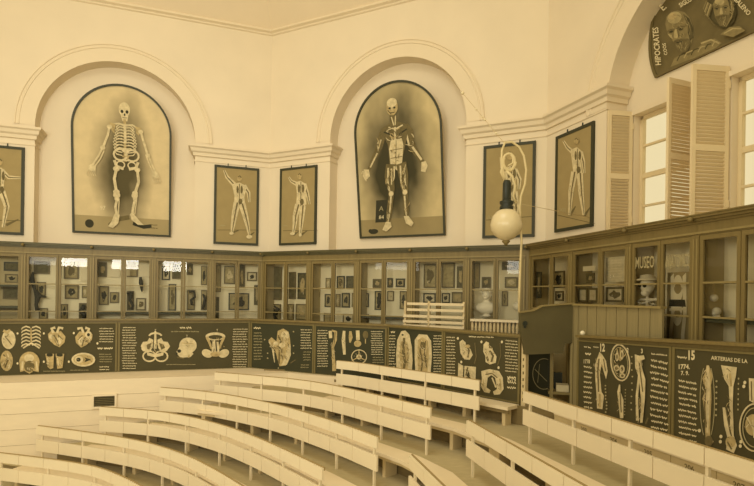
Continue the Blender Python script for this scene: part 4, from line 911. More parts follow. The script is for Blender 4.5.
# busts
def bust(fr, x, yb, yt, label, dep=-.17):
    p = fr.pt(x, yb, dep); q = fr.pt(x, yt, dep); h = q.z-p.z; s = h/.56
    t = thing('plaster_bust', label, 'bust', p, 'white plaster busts'); k = Vector((p.x, p.y, p.z))
    right = fr.e1; fw = fr.n
    def P(a, b, c): return k+right*a*s+fw*b*s+Vector((0, 0, c*s))
    mb = MB(); mb.lathe(k, [(.10*s, 0), (.105*s, .02*s), (.07*s, .05*s), (.06*s, .09*s)], 'cast', 16); mb.build('socle', t, smooth=True)
    mb = MB()
    R_ = [(.10, .06, .06), (.17, .09, .09), (.235, .12, .14), (.245, .125, .20), (.20, .11, .26), (.10, .08, .30), (.07, .065, .33), (.064, .062, .39)]
    n = 20; vs = []; fs = []
    for a, b, z in R_:
        for i in range(n): an = 2*math.pi*i/n; vs.append(P(a*math.cos(an), b*math.sin(an), z))
    for i in range(len(R_)-1):
        for j in range(n): fs.append((i*n+j, i*n+(j+1) % n, (i+1)*n+(j+1) % n, (i+1)*n+j))
    fs += [tuple(range(n)), tuple(range(len(vs)-n, len(vs)))]; mb.solid(vs, fs, 'cast'); mb.build('shoulders', t, smooth=True)
    mb = MB(); sc_ = .112*s
    vs = []; fs = []; n = 18; m_ = 12
    for i in range(m_+1):
        th = math.pi*i/m_; z = math.cos(th)
        for j in range(n):
            an = 2*math.pi*j/n; rr_ = math.sin(th); x_ = rr_*math.cos(an)*(.82 if z > -.2 else .82+.25*(z+.2)); y_ = rr_*math.sin(an)
            y_ *= 1.05; face = max(0, math.sin(an))
            if face > .5 and -.75 < z < .55: y_ += .06*math.exp(-((z+.05)/.22)**2)*(face > .92)*2.2 - .08*math.exp(-((z-.15)/.12)**2)*(abs(abs(math.cos(an))-.35) < .15)
            vs.append(k+right*x_*sc_+fw*y_*sc_+Vector((0, 0, (.46+.0)*s+z*sc_*1.28)))
    for i in range(m_):
        for j in range(n): fs.append((i*n+j, (i+1)*n+j, (i+1)*n+(j+1) % n, i*n+(j+1) % n))
    mb.solid(vs, fs, 'cast'); 
    mb.ball(P(0, .112, .44), .026*s, 'cast', 8); mb.ball(P(-.092, 0, .45), .028*s, 'cast', 8, (.5, 1, 1.4)); mb.ball(P(.092, 0, .45), .028*s, 'cast', 8, (.5, 1, 1.4)); mb.ball(P(0, .09, .39), .042*s, 'cast', 10, (1.2, .8, .7))
    mb.build('head', t, smooth=True)
    mb = MB(); mb.ball(P(0, -.016, .51), .108*s, 'cast', 14, (.95, 1.0, .85)); 
    for i in range(9): an = math.pi*i/8; mb.ball(P(.095*math.cos(an), .045, .53+.045*math.sin(an)), .032*s, 'cast', 8)
    mb.build('hair', t, smooth=True)
bust(cB, 486.5, 316.5, 290, 'white plaster bust facing out, left of the two in the end cabinet')
bust(cB, 524, 315, 289, 'white plaster bust half hidden behind the lamp tube')
# shelf for the busts
mb = MB(); mb.box(cB, 5.37, 6.33, -.50, -.461, -.42, -.06, 'shelf')

# skeleton torso with cap, lettering on the glass
fr = cC; dep = -.17; p = fr.pt(647.5, 312, dep); k = Vector(p)
t = thing('skeleton_model', 'white skull and rib cage model wearing a pale cap behind the lettered glass', 'skeleton', k)
sk0 = fr.pt(647.5, 285, dep); s = .16
mb = MB(); mb.ball(sk0+Vector((0, 0, 0)), .115, 'cast', 14, (.8, .9, 1.05)); mb.ball(sk0+fr.n*.03+Vector((0, 0, -.11)), .06, 'cast', 10, (1, 1, .8)); mb.build('skull', t, smooth=True)
for s_ in (-1, 1):
    mb = MB(); mb.ball(sk0+fr.n*.085+fr.e1*.042*s_+Vector((0, 0, -.01)), .028, 'ink', 8); mb.build('eye_socket', t)
mb = MB(); mb.lathe(sk0+Vector((0, 0, .06)), [(.15, 0), (.15, .015), (.10, .03), (.09, .07), (.02, .09)], 'white', 16); mb.build('cap', t, smooth=True)
mb = MB(); mb.tube([sk0+Vector((0, 0, -.12)), sk0+Vector((0, 0, -.75))], .02, 'cast', 6); mb.build('spine', t)
for i in range(7):
    mb = MB(); zz = -.22-i*.06; ww = .13+.02*math.sin(i/6*math.pi)
    for s_ in (-1, 1):
        mb.tube([sk0+fr.n*-.05+Vector((0, 0, zz+.03)), sk0+fr.e1*s_*ww*.9+fr.n*.0+Vector((0, 0, zz+.02)), sk0+fr.e1*s_*ww*.8+fr.n*.07+Vector((0, 0, zz-.01)), sk0+fr.e1*s_*.02+fr.n*.1+Vector((0, 0, zz-.03))], .012, 'cast', 6)
    mb.build('rib', t)
mb = MB(); mb.tube([sk0-fr.e1*.19+Vector((0, 0, -.2)), sk0+fr.e1*.19+Vector((0, 0, -.2))], .018, 'cast', 6); mb.build('collar_bone', t)
mb = MB(); mb.tube([sk0+Vector((0, 0, -.7)), Vector((sk0.x, sk0.y, -1.6))], .012, 'black', 6); mb.lathe((sk0.x, sk0.y, -1.62), [(.14, 0), (.14, .02), (.02, .04)], 'black', 12); mb.build('stand', t)
# lettering on the glass belongs to the cabinet
cab3 = [o for o in COL.objects if o.get('label', '').endswith('with a skeleton inside')][0]
for word, xa, xb, yt, yb in (('MUSEO', 635, 657, 257, 268.5), ('ANATOMICO', 665, 691, 255, 268)):
    qa = cC.at(xa, yb, -.012); qb = cC.at(xb, yb-2, -.012); zt = cC.at(xa, yt, -.012)[1]; wdt = qb[0]-qa[0]; hh = (zt-qa[1])/.72
    nominal = sum({'M': .86, 'U': .73, 'S': .66, 'E': .66, 'O': .78, 'A': .69, 'N': .73, 'T': .63, 'I': .29, 'C': .71}[c] for c in word)
    d = Draw(cC, lambda x, y: (x, y)); d.h = -.012
    d.text(word, 0, 0, 1, 'chalk_d', 1, fn=lambda a, b, q=qa, w=wdt, n_=nominal, h_=hh: (q[0]+a/n_*w, q[1]+b*h_), font_bold=.02)
    d.build('glass_lettering', cab3)
# tall skeletal chart and hanging ball
fr = cC; dep = -.14
u0 = fr.at(668, 300, dep)[0]; u1 = fr.at(691, 300, dep)[0]; z1 = fr.at(680, 272, dep)[1]; z0 = -1.4
t = thing('skeletal_chart', 'tall pale chart of bones standing right of the capped skeleton', 'chart', fr.w((u0+u1)/2, z0, dep))
mb = MB(); mb.box(fr, u0, u1, z0, z1, dep, dep+.015, 'canvas'); mb.build('panel', t)
d = Draw(fr, lambda x, y: (u0+x*(u1-u0), z1-y*(z1-z0))); d.h = dep+.016
for a in (.22, .75): d.line([(a, .02), (a+.05, .3), (a-.03, .45), (a+.04, .95)], .15, 'white')
d.arc(.48, .12, .2, .07, 0, 360, .06, 'white'); d.arc(.48, .3, .18, .06, 0, 360, .06, 'white'); d.poly([(.12, .2), (.8, .2), (.85, .25), (.1, .25)], 'ink'); d.line([(.12, .275), (.85, .265)], .02, 'chalk')
d.build('painted_bones', t)
t = thing('pendulum_model', 'small pale ball hanging on a string from a rod, in the right wall cabinet', 'model', cC.pt(716, 281, -.2))
mb = MB(); a_, b_ = cC.pt(699, 276.5, -.2), cC.pt(737, 280, -.2); mb.tube([cC.w(3.85, .20, -.2), cC.w(4.85, .20, -.2)], .014, 'wood_l', 6); mb.build('rod', t)
pb = cC.at(714, 298, -.2); mb = MB(); mb.tube([cC.w(pb[0], .19, -.2), cC.w(pb[0], pb[1], -.2)], .006, 'wire', 5); mb.build('string', t)
mb = MB(); mb.ball(cC.w(pb[0], pb[1], -.2), .045, 'cast', 12); mb.build('ball', t, smooth=True)
pp = cC.at(716.5, 316, -.2); mb = MB(); q = cC.w(pp[0], -.219, -.2); mb.lathe(q, [(.05, 0), (.05, .02), (.03, .04)], 'cast', 12); mb.ball(q+Vector((0, 0, .085)), .05, 'cast', 12, (1, .9, 1.0)); mb.ball(q+Vector((0, 0, .06))+cC.n*.03, .03, 'cast', 8)
tag(mb.build('small_skull', smooth=True), 'little white skull on the shelf beneath the hanging ball', 'skull')
q = cC.w(4.72, -.219, -.2); mb = MB(); mb.lathe(q, [(.07, 0), (.075, .02), (.075, .26), (.05, .30), (.05, .34)], 'cast', 14); tag(mb.build('specimen_jar', smooth=True), 'pale specimen jar on the shelf of the rightmost cabinet in view', 'jar')

# ------------------------------------------------------------------ WHITE SLATTED STACK and LOW RAIL behind the parapet (back wall)
def hexbar(mb, a, b, w, h, m, n):
    a, b = Vector(a), Vector(b); e = (b-a).normalized(); s_ = e.cross(Vector((0, 0, 1))).normalized()*w/2
    mb.hexa([a-s_, b-s_, b+s_, a+s_, a-s_+Vector((0, 0, h)), b-s_+Vector((0, 0, h)), b+s_+Vector((0, 0, h)), a+s_+Vector((0, 0, h))], m)
gB = B.inset(1.05)
sx0, sx1 = gB.at(404, 315)[0], gB.at(465, 315)[0]; zt = gB.at(440, 302)[1]; zb = gB.at(440, 327)[1]
t = thing('slatted_rack', 'white slatted rack of stacked boards standing in front of the back wall cabinets', 'rack', gB.w((sx0+sx1)/2, -1.72, 0))
smid = gB.at(429, 315)[0]
for u in (sx0+.03, smid, sx1-.02):
    mb = MB(); mb.box(gB, u-.02, u+.02, -1.72, zt+.01, -.03, .03, 'support'); mb.build('upright', t)
for i, y in enumerate((303, 309, 315.5, 321, 325.5)):
    for a, b, zz in ((sx0+(.08 if i < 2 else 0), smid-.01, 0), (smid+.03, sx1, -.01)):
        z = gB.at(440, y)[1]; mb = MB(); mb.box(gB, a, b, z-.05, z, .03, .055, 'louvre'); mb.build('slat', t)
lx0, lx1 = gB.at(471, 320)[0], gB.at(519, 322)[0]; zr = gB.at(495, 319.5)[1]
t = thing('low_balustrade', 'low balustrade with a pale handrail below the white busts', 'balustrade', gB.w((lx0+lx1)/2, -1.72, 0))
mb = MB(); mb.box(gB, lx0, lx1, zr-.045, zr, -.03, .05, 'benchtop'); mb.build('handrail', t)
mb = MB(); mb.box(gB, lx0, lx1, -1.1, -1.05, -.02, .03, 'support'); mb.build('bottom_rail', t)
for i in range(13):
    u = lx0+.03+(lx1-lx0-.06)*i/12; mb = MB(); q = gB.w(u, -1.05, .0); hh = zr-.045+1.05
    mb.lathe(q, [(.02, 0), (.03, hh*.3), (.015, hh*.55), (.025, hh*.8), (.02, hh)], 'support', 8); mb.build('baluster', t, smooth=True)
for u in (lx0+.03, lx1-.03):
    mb = MB(); mb.box(gB, u-.025, u+.025, -1.72, -1.1, -.02, .03, 'support'); mb.build('foot', t)

# ------------------------------------------------------------------ ENTRANCE VESTIBULE, BLACKBOARD, STAND
def ptY(x, Y, z): r = ray(x, 295+math.tan(ROLL)*(x-377)); return Vector((r.x*Y, Y, z))
E0, E1, E2 = ptY(520.5, 7.60, 0), ptY(574.5, 7.66, 0), ptY(663, 6.22, 0)
ev = Frame(E0, (E1-E0), (0, 0, 1), Vector(((E1-E0).y, -(E1-E0).x, 0))); L01 = (E1-E0).length
eq = Frame(E1, (E2-E1), (0, 0, 1), Vector(((E2-E1).y, -(E2-E1).x, 0))); L12 = (E2-E1).length
t = thing('stair_vestibule', 'low wooden stair enclosure with dark front panel behind the doorway of the parapet', 'enclosure', (E0+E2)/2+Vector((0, 0, -1.72)))
mpE = lambda x, y: ev.at(510+x/4.05, 290+y/4.05)
outl = [(40, 92), (95, 84), (130, 66), (200, 60), (262, 56), (262, 214), (222, 218), (214, 256), (62, 262), (40, 150)]
P = [mpE(*q) for q in outl]; mb = MB(); n = len(P)
mb.solid([ev.w(a, b, -.06) for a, b in P]+[ev.w(a, b, .0) for a, b in P], [tuple(range(n))[::-1], tuple(range(n, 2*n))]+[(i, (i+1) % n, n+(i+1) % n, n+i) for i in range(n)], 'dark'); mb.build('front_panel', t)
mb = MB()
for a, b in zip(P[:5], P[1:5]): hexbar(mb, ev.w(a[0], a[1]-.005, -.02), ev.w(b[0], b[1]-.005, -.02), .09, .022, 'wood_l', None)
mb.build('top_edging', t)
kx, kz = mpE(60, 135); mb = MB()
mb.tube([ev.w(kx, kz, .0), ev.w(kx, kz, .02)], .035, 'black', 12); mb.tube([ev.w(kx, kz-.05, .0), ev.w(kx, kz-.05, .015)], .02, 'black', 8); mb.build('lock_plate', t)
ztE = -.085
mb = MB(); nb = 17
for i in range(nb): mb.box(eq, L12*i/nb+.003, L12*(i+1)/nb-.003, -1.72, ztE-.03, -.03, .0 if i % 2 else .006, 'panelling')
mb.build('side_panelling', t)
mb = MB(); mb.box(eq, -.03, L12, ztE-.03, ztE, -.06, .04, 'wood_l'); mb.build('cap_rail', t)
mb = MB(); mb.box(eq, -.05, .0, -1.72, ztE, -.05, .02, 'panelling'); mb.build('corner_post', t)
kn = ptY(582.5, 7.2, pC.at(582.5, 331)[1]); kn = Vector((*XY(pC.w(.06, 0, -.03)), -.50))
mb = MB(); mb.ball(kn, .035, 'cast', 12); mb.tube([kn-Vector((0, 0, .065)), kn-Vector((0, 0, .02))], .014, 'cast', 8)
tag(mb.build('post_knob', smooth=True), 'small white ball knob on the parapet end at the doorway', 'knob')
# parapet gap: pilaster with studded edge, blackboard, wooden stand, a paper on it
gp_ = ptY(523.5, 7.72, 0)
t = thing('door_jamb', 'slim pale jamb with rows of small holes at the left of the doorway', 'jamb', gp_+Vector((0, 0, -1.72)))
fj = Frame(gp_, pB2.e1, (0, 0, 1), pB2.n)
mb = MB(); mb.box(fj, -.0, .07, -1.72, -.57, -.05, .03, 'support'); mb.build('post', t)
mb = MB()
for i in range(9): mb.box(fj, .025, .045, -1.55+i*.1, -1.51+i*.1, .03, .034, 'umber')
mb.build('studs', t)
bb = Frame(ptY(527, 8.35, 0), (1, -.25, 0), (0, .0, 1), (-.25, -1, 0))
u1 = bb.at(550, 370)[0]; t = thing('chalkboard', 'dark chalkboard with a faint chalk circle standing in the doorway', 'chalkboard', bb.w(u1/2, -1.72))
mb = MB(); mb.box(bb, .02, u1-.02, -1.60, -.66, -.02, .0, 'board2'); mb.build('board', t)
mb = MB()
for a in ((0, .03, -1.72, -.63), (u1-.03, u1, -1.72, -.63), (.03, u1-.03, -.66, -.63), (.03, u1-.03, -1.62, -1.59)): mb.box(bb, *a, -.03, .008, 'frame_d')
mb.build('frame', t)
d = Draw(bb, img_map(bb, 0, 510, 290, 4.05)); d.h = .001; d.arc(138, 340, 46, 62, 60, 300, 3, 'chalk_d', 0, 22); d.line([(100, 320), (150, 370)], 2.5, 'chalk_d'); d.line([(120, 300), (112, 375)], 2, 'chalk_d'); d.build('chalk_drawing', t)
st = Frame(ptY(551, 8.05, 0), (1, -.3, 0), (0, 0, 1), (-.3, -1, 0)); wS = st.at(574, 370)[0]
t = thing('wooden_stand', 'plain wooden stand with a shelf just inside the doorway', 'stand', st.w(wS/2, -1.72))
for u in (0, wS-.05):
    for dd in (0, -.35):
        mb = MB(); mb.box(st, u, u+.05, -1.72, -.62, dd-.025, dd+.025, 'wood_l'); mb.build('leg', t)
zsh = st.at(562, 392)[1]
mb = MB(); mb.box(st, -.02, wS+.02, zsh-.04, zsh, -.37, .02, 'wood_l'); mb.build('shelf', t)
mb = MB(); mb.box(st, -.03, wS+.03, -.62, -.585, -.40, .04, 'wood_l'); mb.build('top', t)
mb = MB(); mb.box(st, .02, wS-.02, -1.5, -1.46, -.36, -.34, 'wood'); mb.build('stretcher', t)
mb = MB(); mb.box(st, .10, wS-.07, zsh, zsh+.10, -.25, -.03, 'white'); tag(mb.build('paper_stack'), 'white stack of papers on the shelf of the wooden stand', 'papers')
mb = MB(); mb.box(st, .07, .20, zsh, zsh+.26, -.33, -.27, 'black'); tag(mb.build('dark_bottle_box'), 'small dark box on the stand shelf behind the papers', 'box')

# ------------------------------------------------------------------ GLOBE LAMP on a swan-neck tube
YL = 7.45
def LP(x, y, Y=YL): r = ray(x, y); return r*Y
t = thing('globe_lamp', 'opal globe lamp with black fitting hanging from a cream swan-neck tube', 'lamp', LP(519.5, 309))
mb = MB(); c = LP(506.3, 224.5); R = 15.8*YL/F
mb.lathe(c, [(R*.32, R*.98), (R*.62, R*.80), (R*.86, R*.52), (R, 0), (R*.93, -R*.38), (R*.75, -R*.66), (R*.45, -R*.90), (R*.16, -R*1.02), (R*.05, -R*1.1)], 'opal', 32); mb.build('globe', t, smooth=True)
mb = MB(); mb.lathe(c+Vector((0, 0, -R*1.08)), [(.01, -.06), (.035, -.03), (.06, 0), (.05, .02)], 'wood', 12); mb.build('finial', t, smooth=True)
px = YL/F
mb = MB(); mb.lathe(c+Vector((0, 0, R*.95)), [(R*.40, -.02), (R*.44, 2*px), (R*.36, 4*px), (R*.44, 6*px), (R*.44, 8*px), (R*.27, 9*px), (R*.26, 26*px), (R*.20, 29*px)], 'black', 18); mb.build('socket', t, smooth=True)
mb = MB(); mb.tube([LP(*q) for q in ((519, 312), (519.5, 290), (520.5, 262), (521.5, 242), (520.5, 222), (519.8, 208), (521, 196), (525, 184), (526.3, 170), (524, 156), (519, 147), (512, 142), (505, 142.5), (502, 150), (501.5, 162), (504, 176), (505, 183))], .017, 'cream_metal', 8); mb.build('swan_neck_tube', t, smooth=True)
mb = MB()
pts = [LP(509+6.5*math.cos(a)*(1-.10*a/6.3), 162+9*math.sin(a)*(1-.10*a/6.3)) for a in [i*2*math.pi*1.6/30 for i in range(31)]]; mb.tube(pts, .02, 'cream_metal', 8)
mb.tube([LP(*q) for q in ((506, 171), (512, 176), (515, 186), (513, 196), (516, 204))], .022, 'cream_metal', 8); mb.tube([LP(*q) for q in ((503, 165), (501, 172), (505, 181))], .018, 'cream_metal', 8); mb.tube([LP(*q) for q in ((509, 153), (513, 157), (513, 163), (508, 166))], .016, 'cream_metal', 8)
mb.build('scroll_ornament', t, smooth=True)
cp = LP(505, 144); top = LP(400, 22, 9.6); top = Vector((top.x, top.y, ZT+.11))
anchor = ray(421, 43); anchor = anchor*((ZT+.1)/anchor.z)
mb = MB(); mb.tube([cp, anchor], .004, 'wire', 5); mb.build('suspension_cord', t)
for fr_, r_ in ((.10, .02), (.17, .016), (.24, .024), (.27, .016), (.36, .02), (.58, .034)):  # white balls standing in for glints along the cord
    mb = MB(); mb.ball(cp.lerp(anchor, fr_*.62), r_, 'white', 8); mb.build('glint_ball', t, smooth=True)
mb = MB(); mb.tube([LP(521, 204), C.w(1.25, 1.40, .05)], .004, 'wire', 5); tag(mb.build('stay_wire', smooth=True), 'thin pale wire stretched from the lamp tube to the right pier painting', 'wire')

# ------------------------------------------------------------------ AMPHITHEATRE
zk = [-1.62-.29*k for k in range(12)]; BH = .67
def hz(x, y, z): r = ray(x, y); t_ = z/r.z; return Vector((r.x*t_, r.y*t_))
T = {1: [(336.8, 360.8), (360.5, 363.2), (399.4, 368.9), (440, 374.6), (479.6, 380.8)],
 2: [(215, 372.4), (249.5, 375.2), (300, 380), (336, 386), (380, 396), (431, 408)],
 3: [(160, 387.7), (188, 389.8), (222, 394), (268.8, 402.8), (297.6, 410.5), (339.4, 423.6), (377.7, 437.6)],
 4: [(100, 407.1), (154.8, 411), (188.8, 416.7), (223.4, 425.6), (254.4, 437), (283, 449.7), (322.9, 468.6)],
 5: [(37, 426.0), (80, 431.6), (113, 436.4), (140.5, 441.4), (165, 448.2), (190, 457.4), (217.6, 472.0), (236.4, 483.5)],
 6: [(-5, 452.8), (43, 458.6), (77.8, 463.6), (97, 467.6), (116, 474.6), (137.6, 485)]}
TC = {1: [(524, 391.2), (754, 462.8)], 2: [(467.4, 420.3), (582, 486)], 3: [(410, 455), (439.4, 485)]}
rows = {k: [hz(x, y, zk[k]+BH) for x, y in v] for k, v in T.items()}
# rows 5 and 6 go on round towards the aisle, row 7 and on repeat the curve nearer the pit
def extend(p, L, az):
    a = math.radians(az); return p+Vector((math.sin(a), math.cos(a)))*L
rows[5].append(extend(rows[5][-1], .75, 139)); rows[6].append(extend(rows[6][-1], .9, 132)); rows[6].append(extend(rows[6][-1], .9, 139))
rows[7] = [q for q in miter([tuple(p) for p in rows[6]], .88)][:]
rows[8] = [q for q in miter([tuple(p) for p in rows[7]], .88)][:]
rows[9] = [q for q in miter([tuple(p) for p in rows[8]], .88)][:]
def chaikin(P, n=2):
    for _ in range(n):
        Q = [P[0]]
        for a, b in zip(P, P[1:]): Q += [a*.75+b*.25, a*.25+b*.75]
        Q.append(P[-1]); P = Q
    return P
def resample(P, n):
    L = [0]
    for a, b in zip(P, P[1:]): L.append(L[-1]+(b-a).length)
    out = []
    for i in range(n):
        s_ = L[-1]*i/(n-1); j = max(0, min(len(P)-2, next((q for q in range(len(P)-1) if L[q+1] >= s_-1e-9), len(P)-2)))
        t_ = (s_-L[j])/max(1e-9, L[j+1]-L[j]); out.append(P[j].lerp(P[j+1], t_))
    return out
for k in rows: rows[k] = chaikin([Vector(p) for p in rows[k]], 1)
# right section: straight benches parallel to the right wall
a165 = math.radians(165.2); eC = Vector((math.sin(a165), math.cos(a165)))
startC = {1: hz(524, 391.2, zk[1]+BH), 2: hz(467.4, 420.3, zk[2]+BH), 3: hz(410, 455, zk[3]+BH)}
stepC = (startC[3]-startC[1])/2
for k in range(4, 10): startC[k] = startC[3]+stepC*(k-3)
a1 = hz(754, 462.8, zk[1]+BH)
eC1 = (a1-startC[1]).normalized(); eC2 = (hz(582, 486, zk[2]+BH)-startC[2]).normalized()
dirC = {1: eC1, 2: eC2}
rowsC = {k: [startC[k], startC[k]+dirC.get(k, eC2)*(5.2 if k == 1 else 5.0)] for k in range(1, 10)}

def along_pts(P, pitch):
    L = sum((b-a).length for a, b in zip(P, P[1:])); n = max(1, round(L/pitch)); return resample(P, n+1), n
def at_len(P, s_):
    for a, b in zip(P, P[1:]):
        l = (b-a).length
        if s_ <= l: return a.lerp(b, s_/l), (b-a).normalized()
        s_ -= l
    return P[-1], (P[-1]-P[-2]).normalized()
def plen(P): return sum((b-a).length for a, b in zip(P, P[1:]))
def sub(P, s0, s1, n=None):
    n = n or max(2, int((s1-s0)/.12)+1); return [at_len(P, s0+(s1-s0)*i/(n-1))[0] for i in range(n)]
def board(P, z0, z1, th, pitch, m, tilt=0.0):
    """a plank made of butted panels with hairline gaps"""
    mb = MB(); L = plen(P); n = max(1, round(L/pitch))
    for i in range(n):
        s0, s1 = L*i/n+(.004 if i else 0), L*(i+1)/n-(.004 if i < n-1 else 0)
        Q = sub(P, s0, s1); sweep(mb, [tuple(q) for q in Q], [(-th/2, z0), (th/2, z0), (th/2-tilt, z1), (-th/2-tilt, z1)], m)
    return mb
def bench(P, k, label, group, slab=True, P2=None, pre=None, post=None):
    z = zk[k]; mid = at_len(P, plen(P)/2)[0]
    t = thing('theatre_bench', label, 'bench', (mid.x, mid.y, z), group)
    board(P, z+BH-.145, z+BH, .028, .52, 'bench', .0).build('upper_back_board', t)
    mb = MB(); Lt = plen(P); Q = sub(P, 0, Lt); sweep(mb, [tuple(q) for q in Q], [(-.034, z+BH-.03), (-.016, z+BH-.03), (-.016, z+BH+.010), (-.034, z+BH+.010)], 'seam'); mb.build('top_shadow_strip', t)  # dark strip standing in for the shadow gap along the top edge
    board(P, z+.235, z+.435, .028, .52, 'bench', .0).build('lower_back_board', t)
    L = plen(P); n = max(1, round((L-.2)/.9))
    for i in range(n+1):
        p, e = at_len(P, .10+(L-.2)*i/n); nn = Vector((e.y, -e.x)); q = p-nn*.033
        f = Frame((q.x, q.y, 0), (e.x, e.y, 0), (0, 0, 1), (nn.x, nn.y, 0))
        mb = MB(); mb.box(f, -.015, .015, z, z+BH-.02, -.014, .016, 'bench'); mb.build('post', t)
    if slab:
        S = P2 or P; Q = [tuple(q) for q in sub(S, 0, plen(S))]
        mb = MB(); sweep(mb, Q, [(.20, z+.004), (.52, z+.004), (.52, z+.05), (.20, z+.05)], 'benchtop', pre, post); mb.build('seat_plank', t)
        mb = MB(); sweep(mb, Q, [(.455, z-.05), (.475, z-.05), (.475, z+.004), (.455, z+.004)], 'support', pre, post); mb.build('seat_fascia', t)
        L = plen(S); n = max(1, round((L-.2)/1.0))
        for i in range(n+1):
            p, e = at_len(S, .12+(L-.24)*i/n); nn = Vector((e.y, -e.x)); f = Frame((p.x, p.y, 0), (e.x, e.y, 0), (0, 0, 1), (nn.x, nn.y, 0))
            mb = MB(); mb.box(f, -.03, .03, zk[k+1], z+.003, .24, .454, 'support'); mb.build('seat_support', t)
        if post is not None:
            a_, b_ = Vector(S[-2]), Vector(S[-1]); c_ = miter([tuple(a_), tuple(b_), post], .36)[1]; e = (b_-a_).normalized(); nn = Vector((e.y, -e.x))
            f = Frame((c_.x, c_.y, 0), (e.x, e.y, 0), (0, 0, 1), (nn.x, nn.y, 0)); mb = MB(); mb.box(f, -.10, .04, zk[k+1], z+.003, -.12, .09, 'support'); mb.build('corner_pillar', t)
    return t
names = {1: 'top curved cream bench row under the parapet charts, left of the aisle', 2: 'second curved cream bench row from the top, left of the aisle', 3: 'third curved cream bench row from the top, left of the aisle', 4: 'fourth curved cream bench row, its end near the bottom aisle', 5: 'fifth curved cream bench row, starting below the wall vent', 6: 'lowest curved cream bench row, in the bottom left corner'}
for k in range(1, 7):
    S = list(rows[k]); nx = None
    if k <= 4: S = S+[startC[k]]; nx = tuple(rowsC[k][1])
    bench(rows[k], k, names[k], 'curved benches left of the aisle', P2=S, post=nx)
namesC = {1: 'straight cream bench row directly below the charts of the right parapet', 2: 'second straight cream bench row right of the aisle', 3: 'third straight cream bench row, at the bottom edge right of the aisle'}
for k in range(1, 4):
    bench(rowsC[k], k, namesC[k], 'straight benches right of the aisle', P2=rowsC[k], pre=tuple(rows[k][-1]))
# level-0 seat under the parapet: left part and right part
lev0L = [Vector(q) for q in miter([Q1, Q2, Q3], .05)]; lev0L = sub(chaikin(lev0L, 1), 2.35, plen(lev0L)-.02)
off0 = (startC[1]-startC[2]); off0n = Vector((-eC1.y, eC1.x))
z = zk[0]
t = thing('gallery_seat', 'pale bench seat along the foot of the back parapet ending at the doorway', 'seat', (*at_len(lev0L, 3)[0], z-.29))
Q = [tuple(q) for q in lev0L]
mb = MB(); sweep(mb, Q, [(.0, z-.045), (.30, z-.045), (.30, z+.004), (.0, z+.004)], 'benchtop'); mb.build('seat_plank', t)
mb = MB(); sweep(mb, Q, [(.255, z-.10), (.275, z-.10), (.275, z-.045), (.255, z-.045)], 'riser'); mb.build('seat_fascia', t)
Lq = plen(lev0L)
for i in range(6):
    p, e = at_len(lev0L, .1+(Lq-.2)*i/5); nn = Vector((e.y, -e.x)); f = Frame((p.x, p.y, 0), (e.x, e.y, 0), (0, 0, 1), (nn.x, nn.y, 0))
    mb = MB(); mb.box(f, -.03, .03, zk[1], z-.045, .10, .25, 'support'); mb.build('seat_support', t)
S0 = startC[1]+off0n*1.26-eC1*.35
lev0C = [S0, S0+eC1*4.4]
t = thing('numbered_seat', 'pale bench seat with small painted seat numbers behind the top right bench row', 'seat', (*at_len(lev0C, 2.5)[0], z-.29))
Q = [tuple(q) for q in sub(lev0C, 0, 4.4)]
mb = MB(); sweep(mb, Q, [(.16, z-.045), (.52, z-.045), (.52, z+.005), (.16, z+.005)], 'benchtop'); mb.build('seat_plank', t)
mb = MB(); sweep(mb, Q, [(.49, z-.17), (.51, z-.17), (.51, z-.045), (.49, z-.045)], 'support'); mb.build('number_board', t)
nn = Vector((eC1.y, -eC1.x)); f0 = Frame((S0.x, S0.y, 0), (eC1.x, eC1.y, 0), (0, 0, 1), (nn.x, nn.y, 0))
for i in range(7):
    d = Draw(f0, lambda x, y: (x, y)); d.h = .511
    u = .55+i*.52; d.text(str(203+i), 0, 0, .075, 'umber', 1, fn=lambda a, b, u=u: (u+a, z-.135+b), font_bold=.02); d.build('seat_number', t)
d = Draw(f0, lambda x, y: (x, y)); d.h = .511
mb = MB()
for i in range(8): mb.box(f0, .38+i*.52, .387+i*.52, z-.17, z-.045, .51, .512, 'seam')
mb.build('panel_joints', t)
mb = MB(); mb.box(f0, 0, .06, zk[1], z-.045, .16, .50, 'lowwall'); mb.build('end_block', t)
for i in range(1, 5): mb = MB(); mb.box(f0, i*1.0, i*1.0+.05, zk[1], z-.17, .30, .48, 'support'); mb.build('seat_support', t)

# stepped floor
N1, N2 = 34, 12
cornerL = Vector((-1.80, 10.66))
endB = pB1.at(337, 372); eb = pB1.w(endB[0]+.1, 0, .12)
def line(k):
    """front edge of tread k (plan), left section then right section"""
    if k == 0:
        m_ = miter([Q1, Q2, Q3], .10)
        left = [cornerL+Vector((-.6, .35)), cornerL+Vector((0, .30)), Vector((eb.x+.05, eb.y+.16)), Vector(m_[1]), Vector(m_[2])]
        S = startC[1]+off0n*1.05-eC1*.1; right = [S, S+eC1*5.6]
        return resample(left, N1), resample(right, N2)
    e = rows[k][0]; dr = (rows[k][1]-e).normalized()
    if k == 1: left = [cornerL+Vector((-.6, -.05)), cornerL+Vector((.1, -.45))]+list(rows[1])
    else: left = [e-dr*.7]+list(rows[k])
    full = left+list(rowsC[k])
    off = [Vector(q) for q in miter([tuple(q) for q in full], .215)]
    nl = len(left)
    return resample(off[:nl], N1), resample(off[nl:], N2)
fl = MB(); prev = None
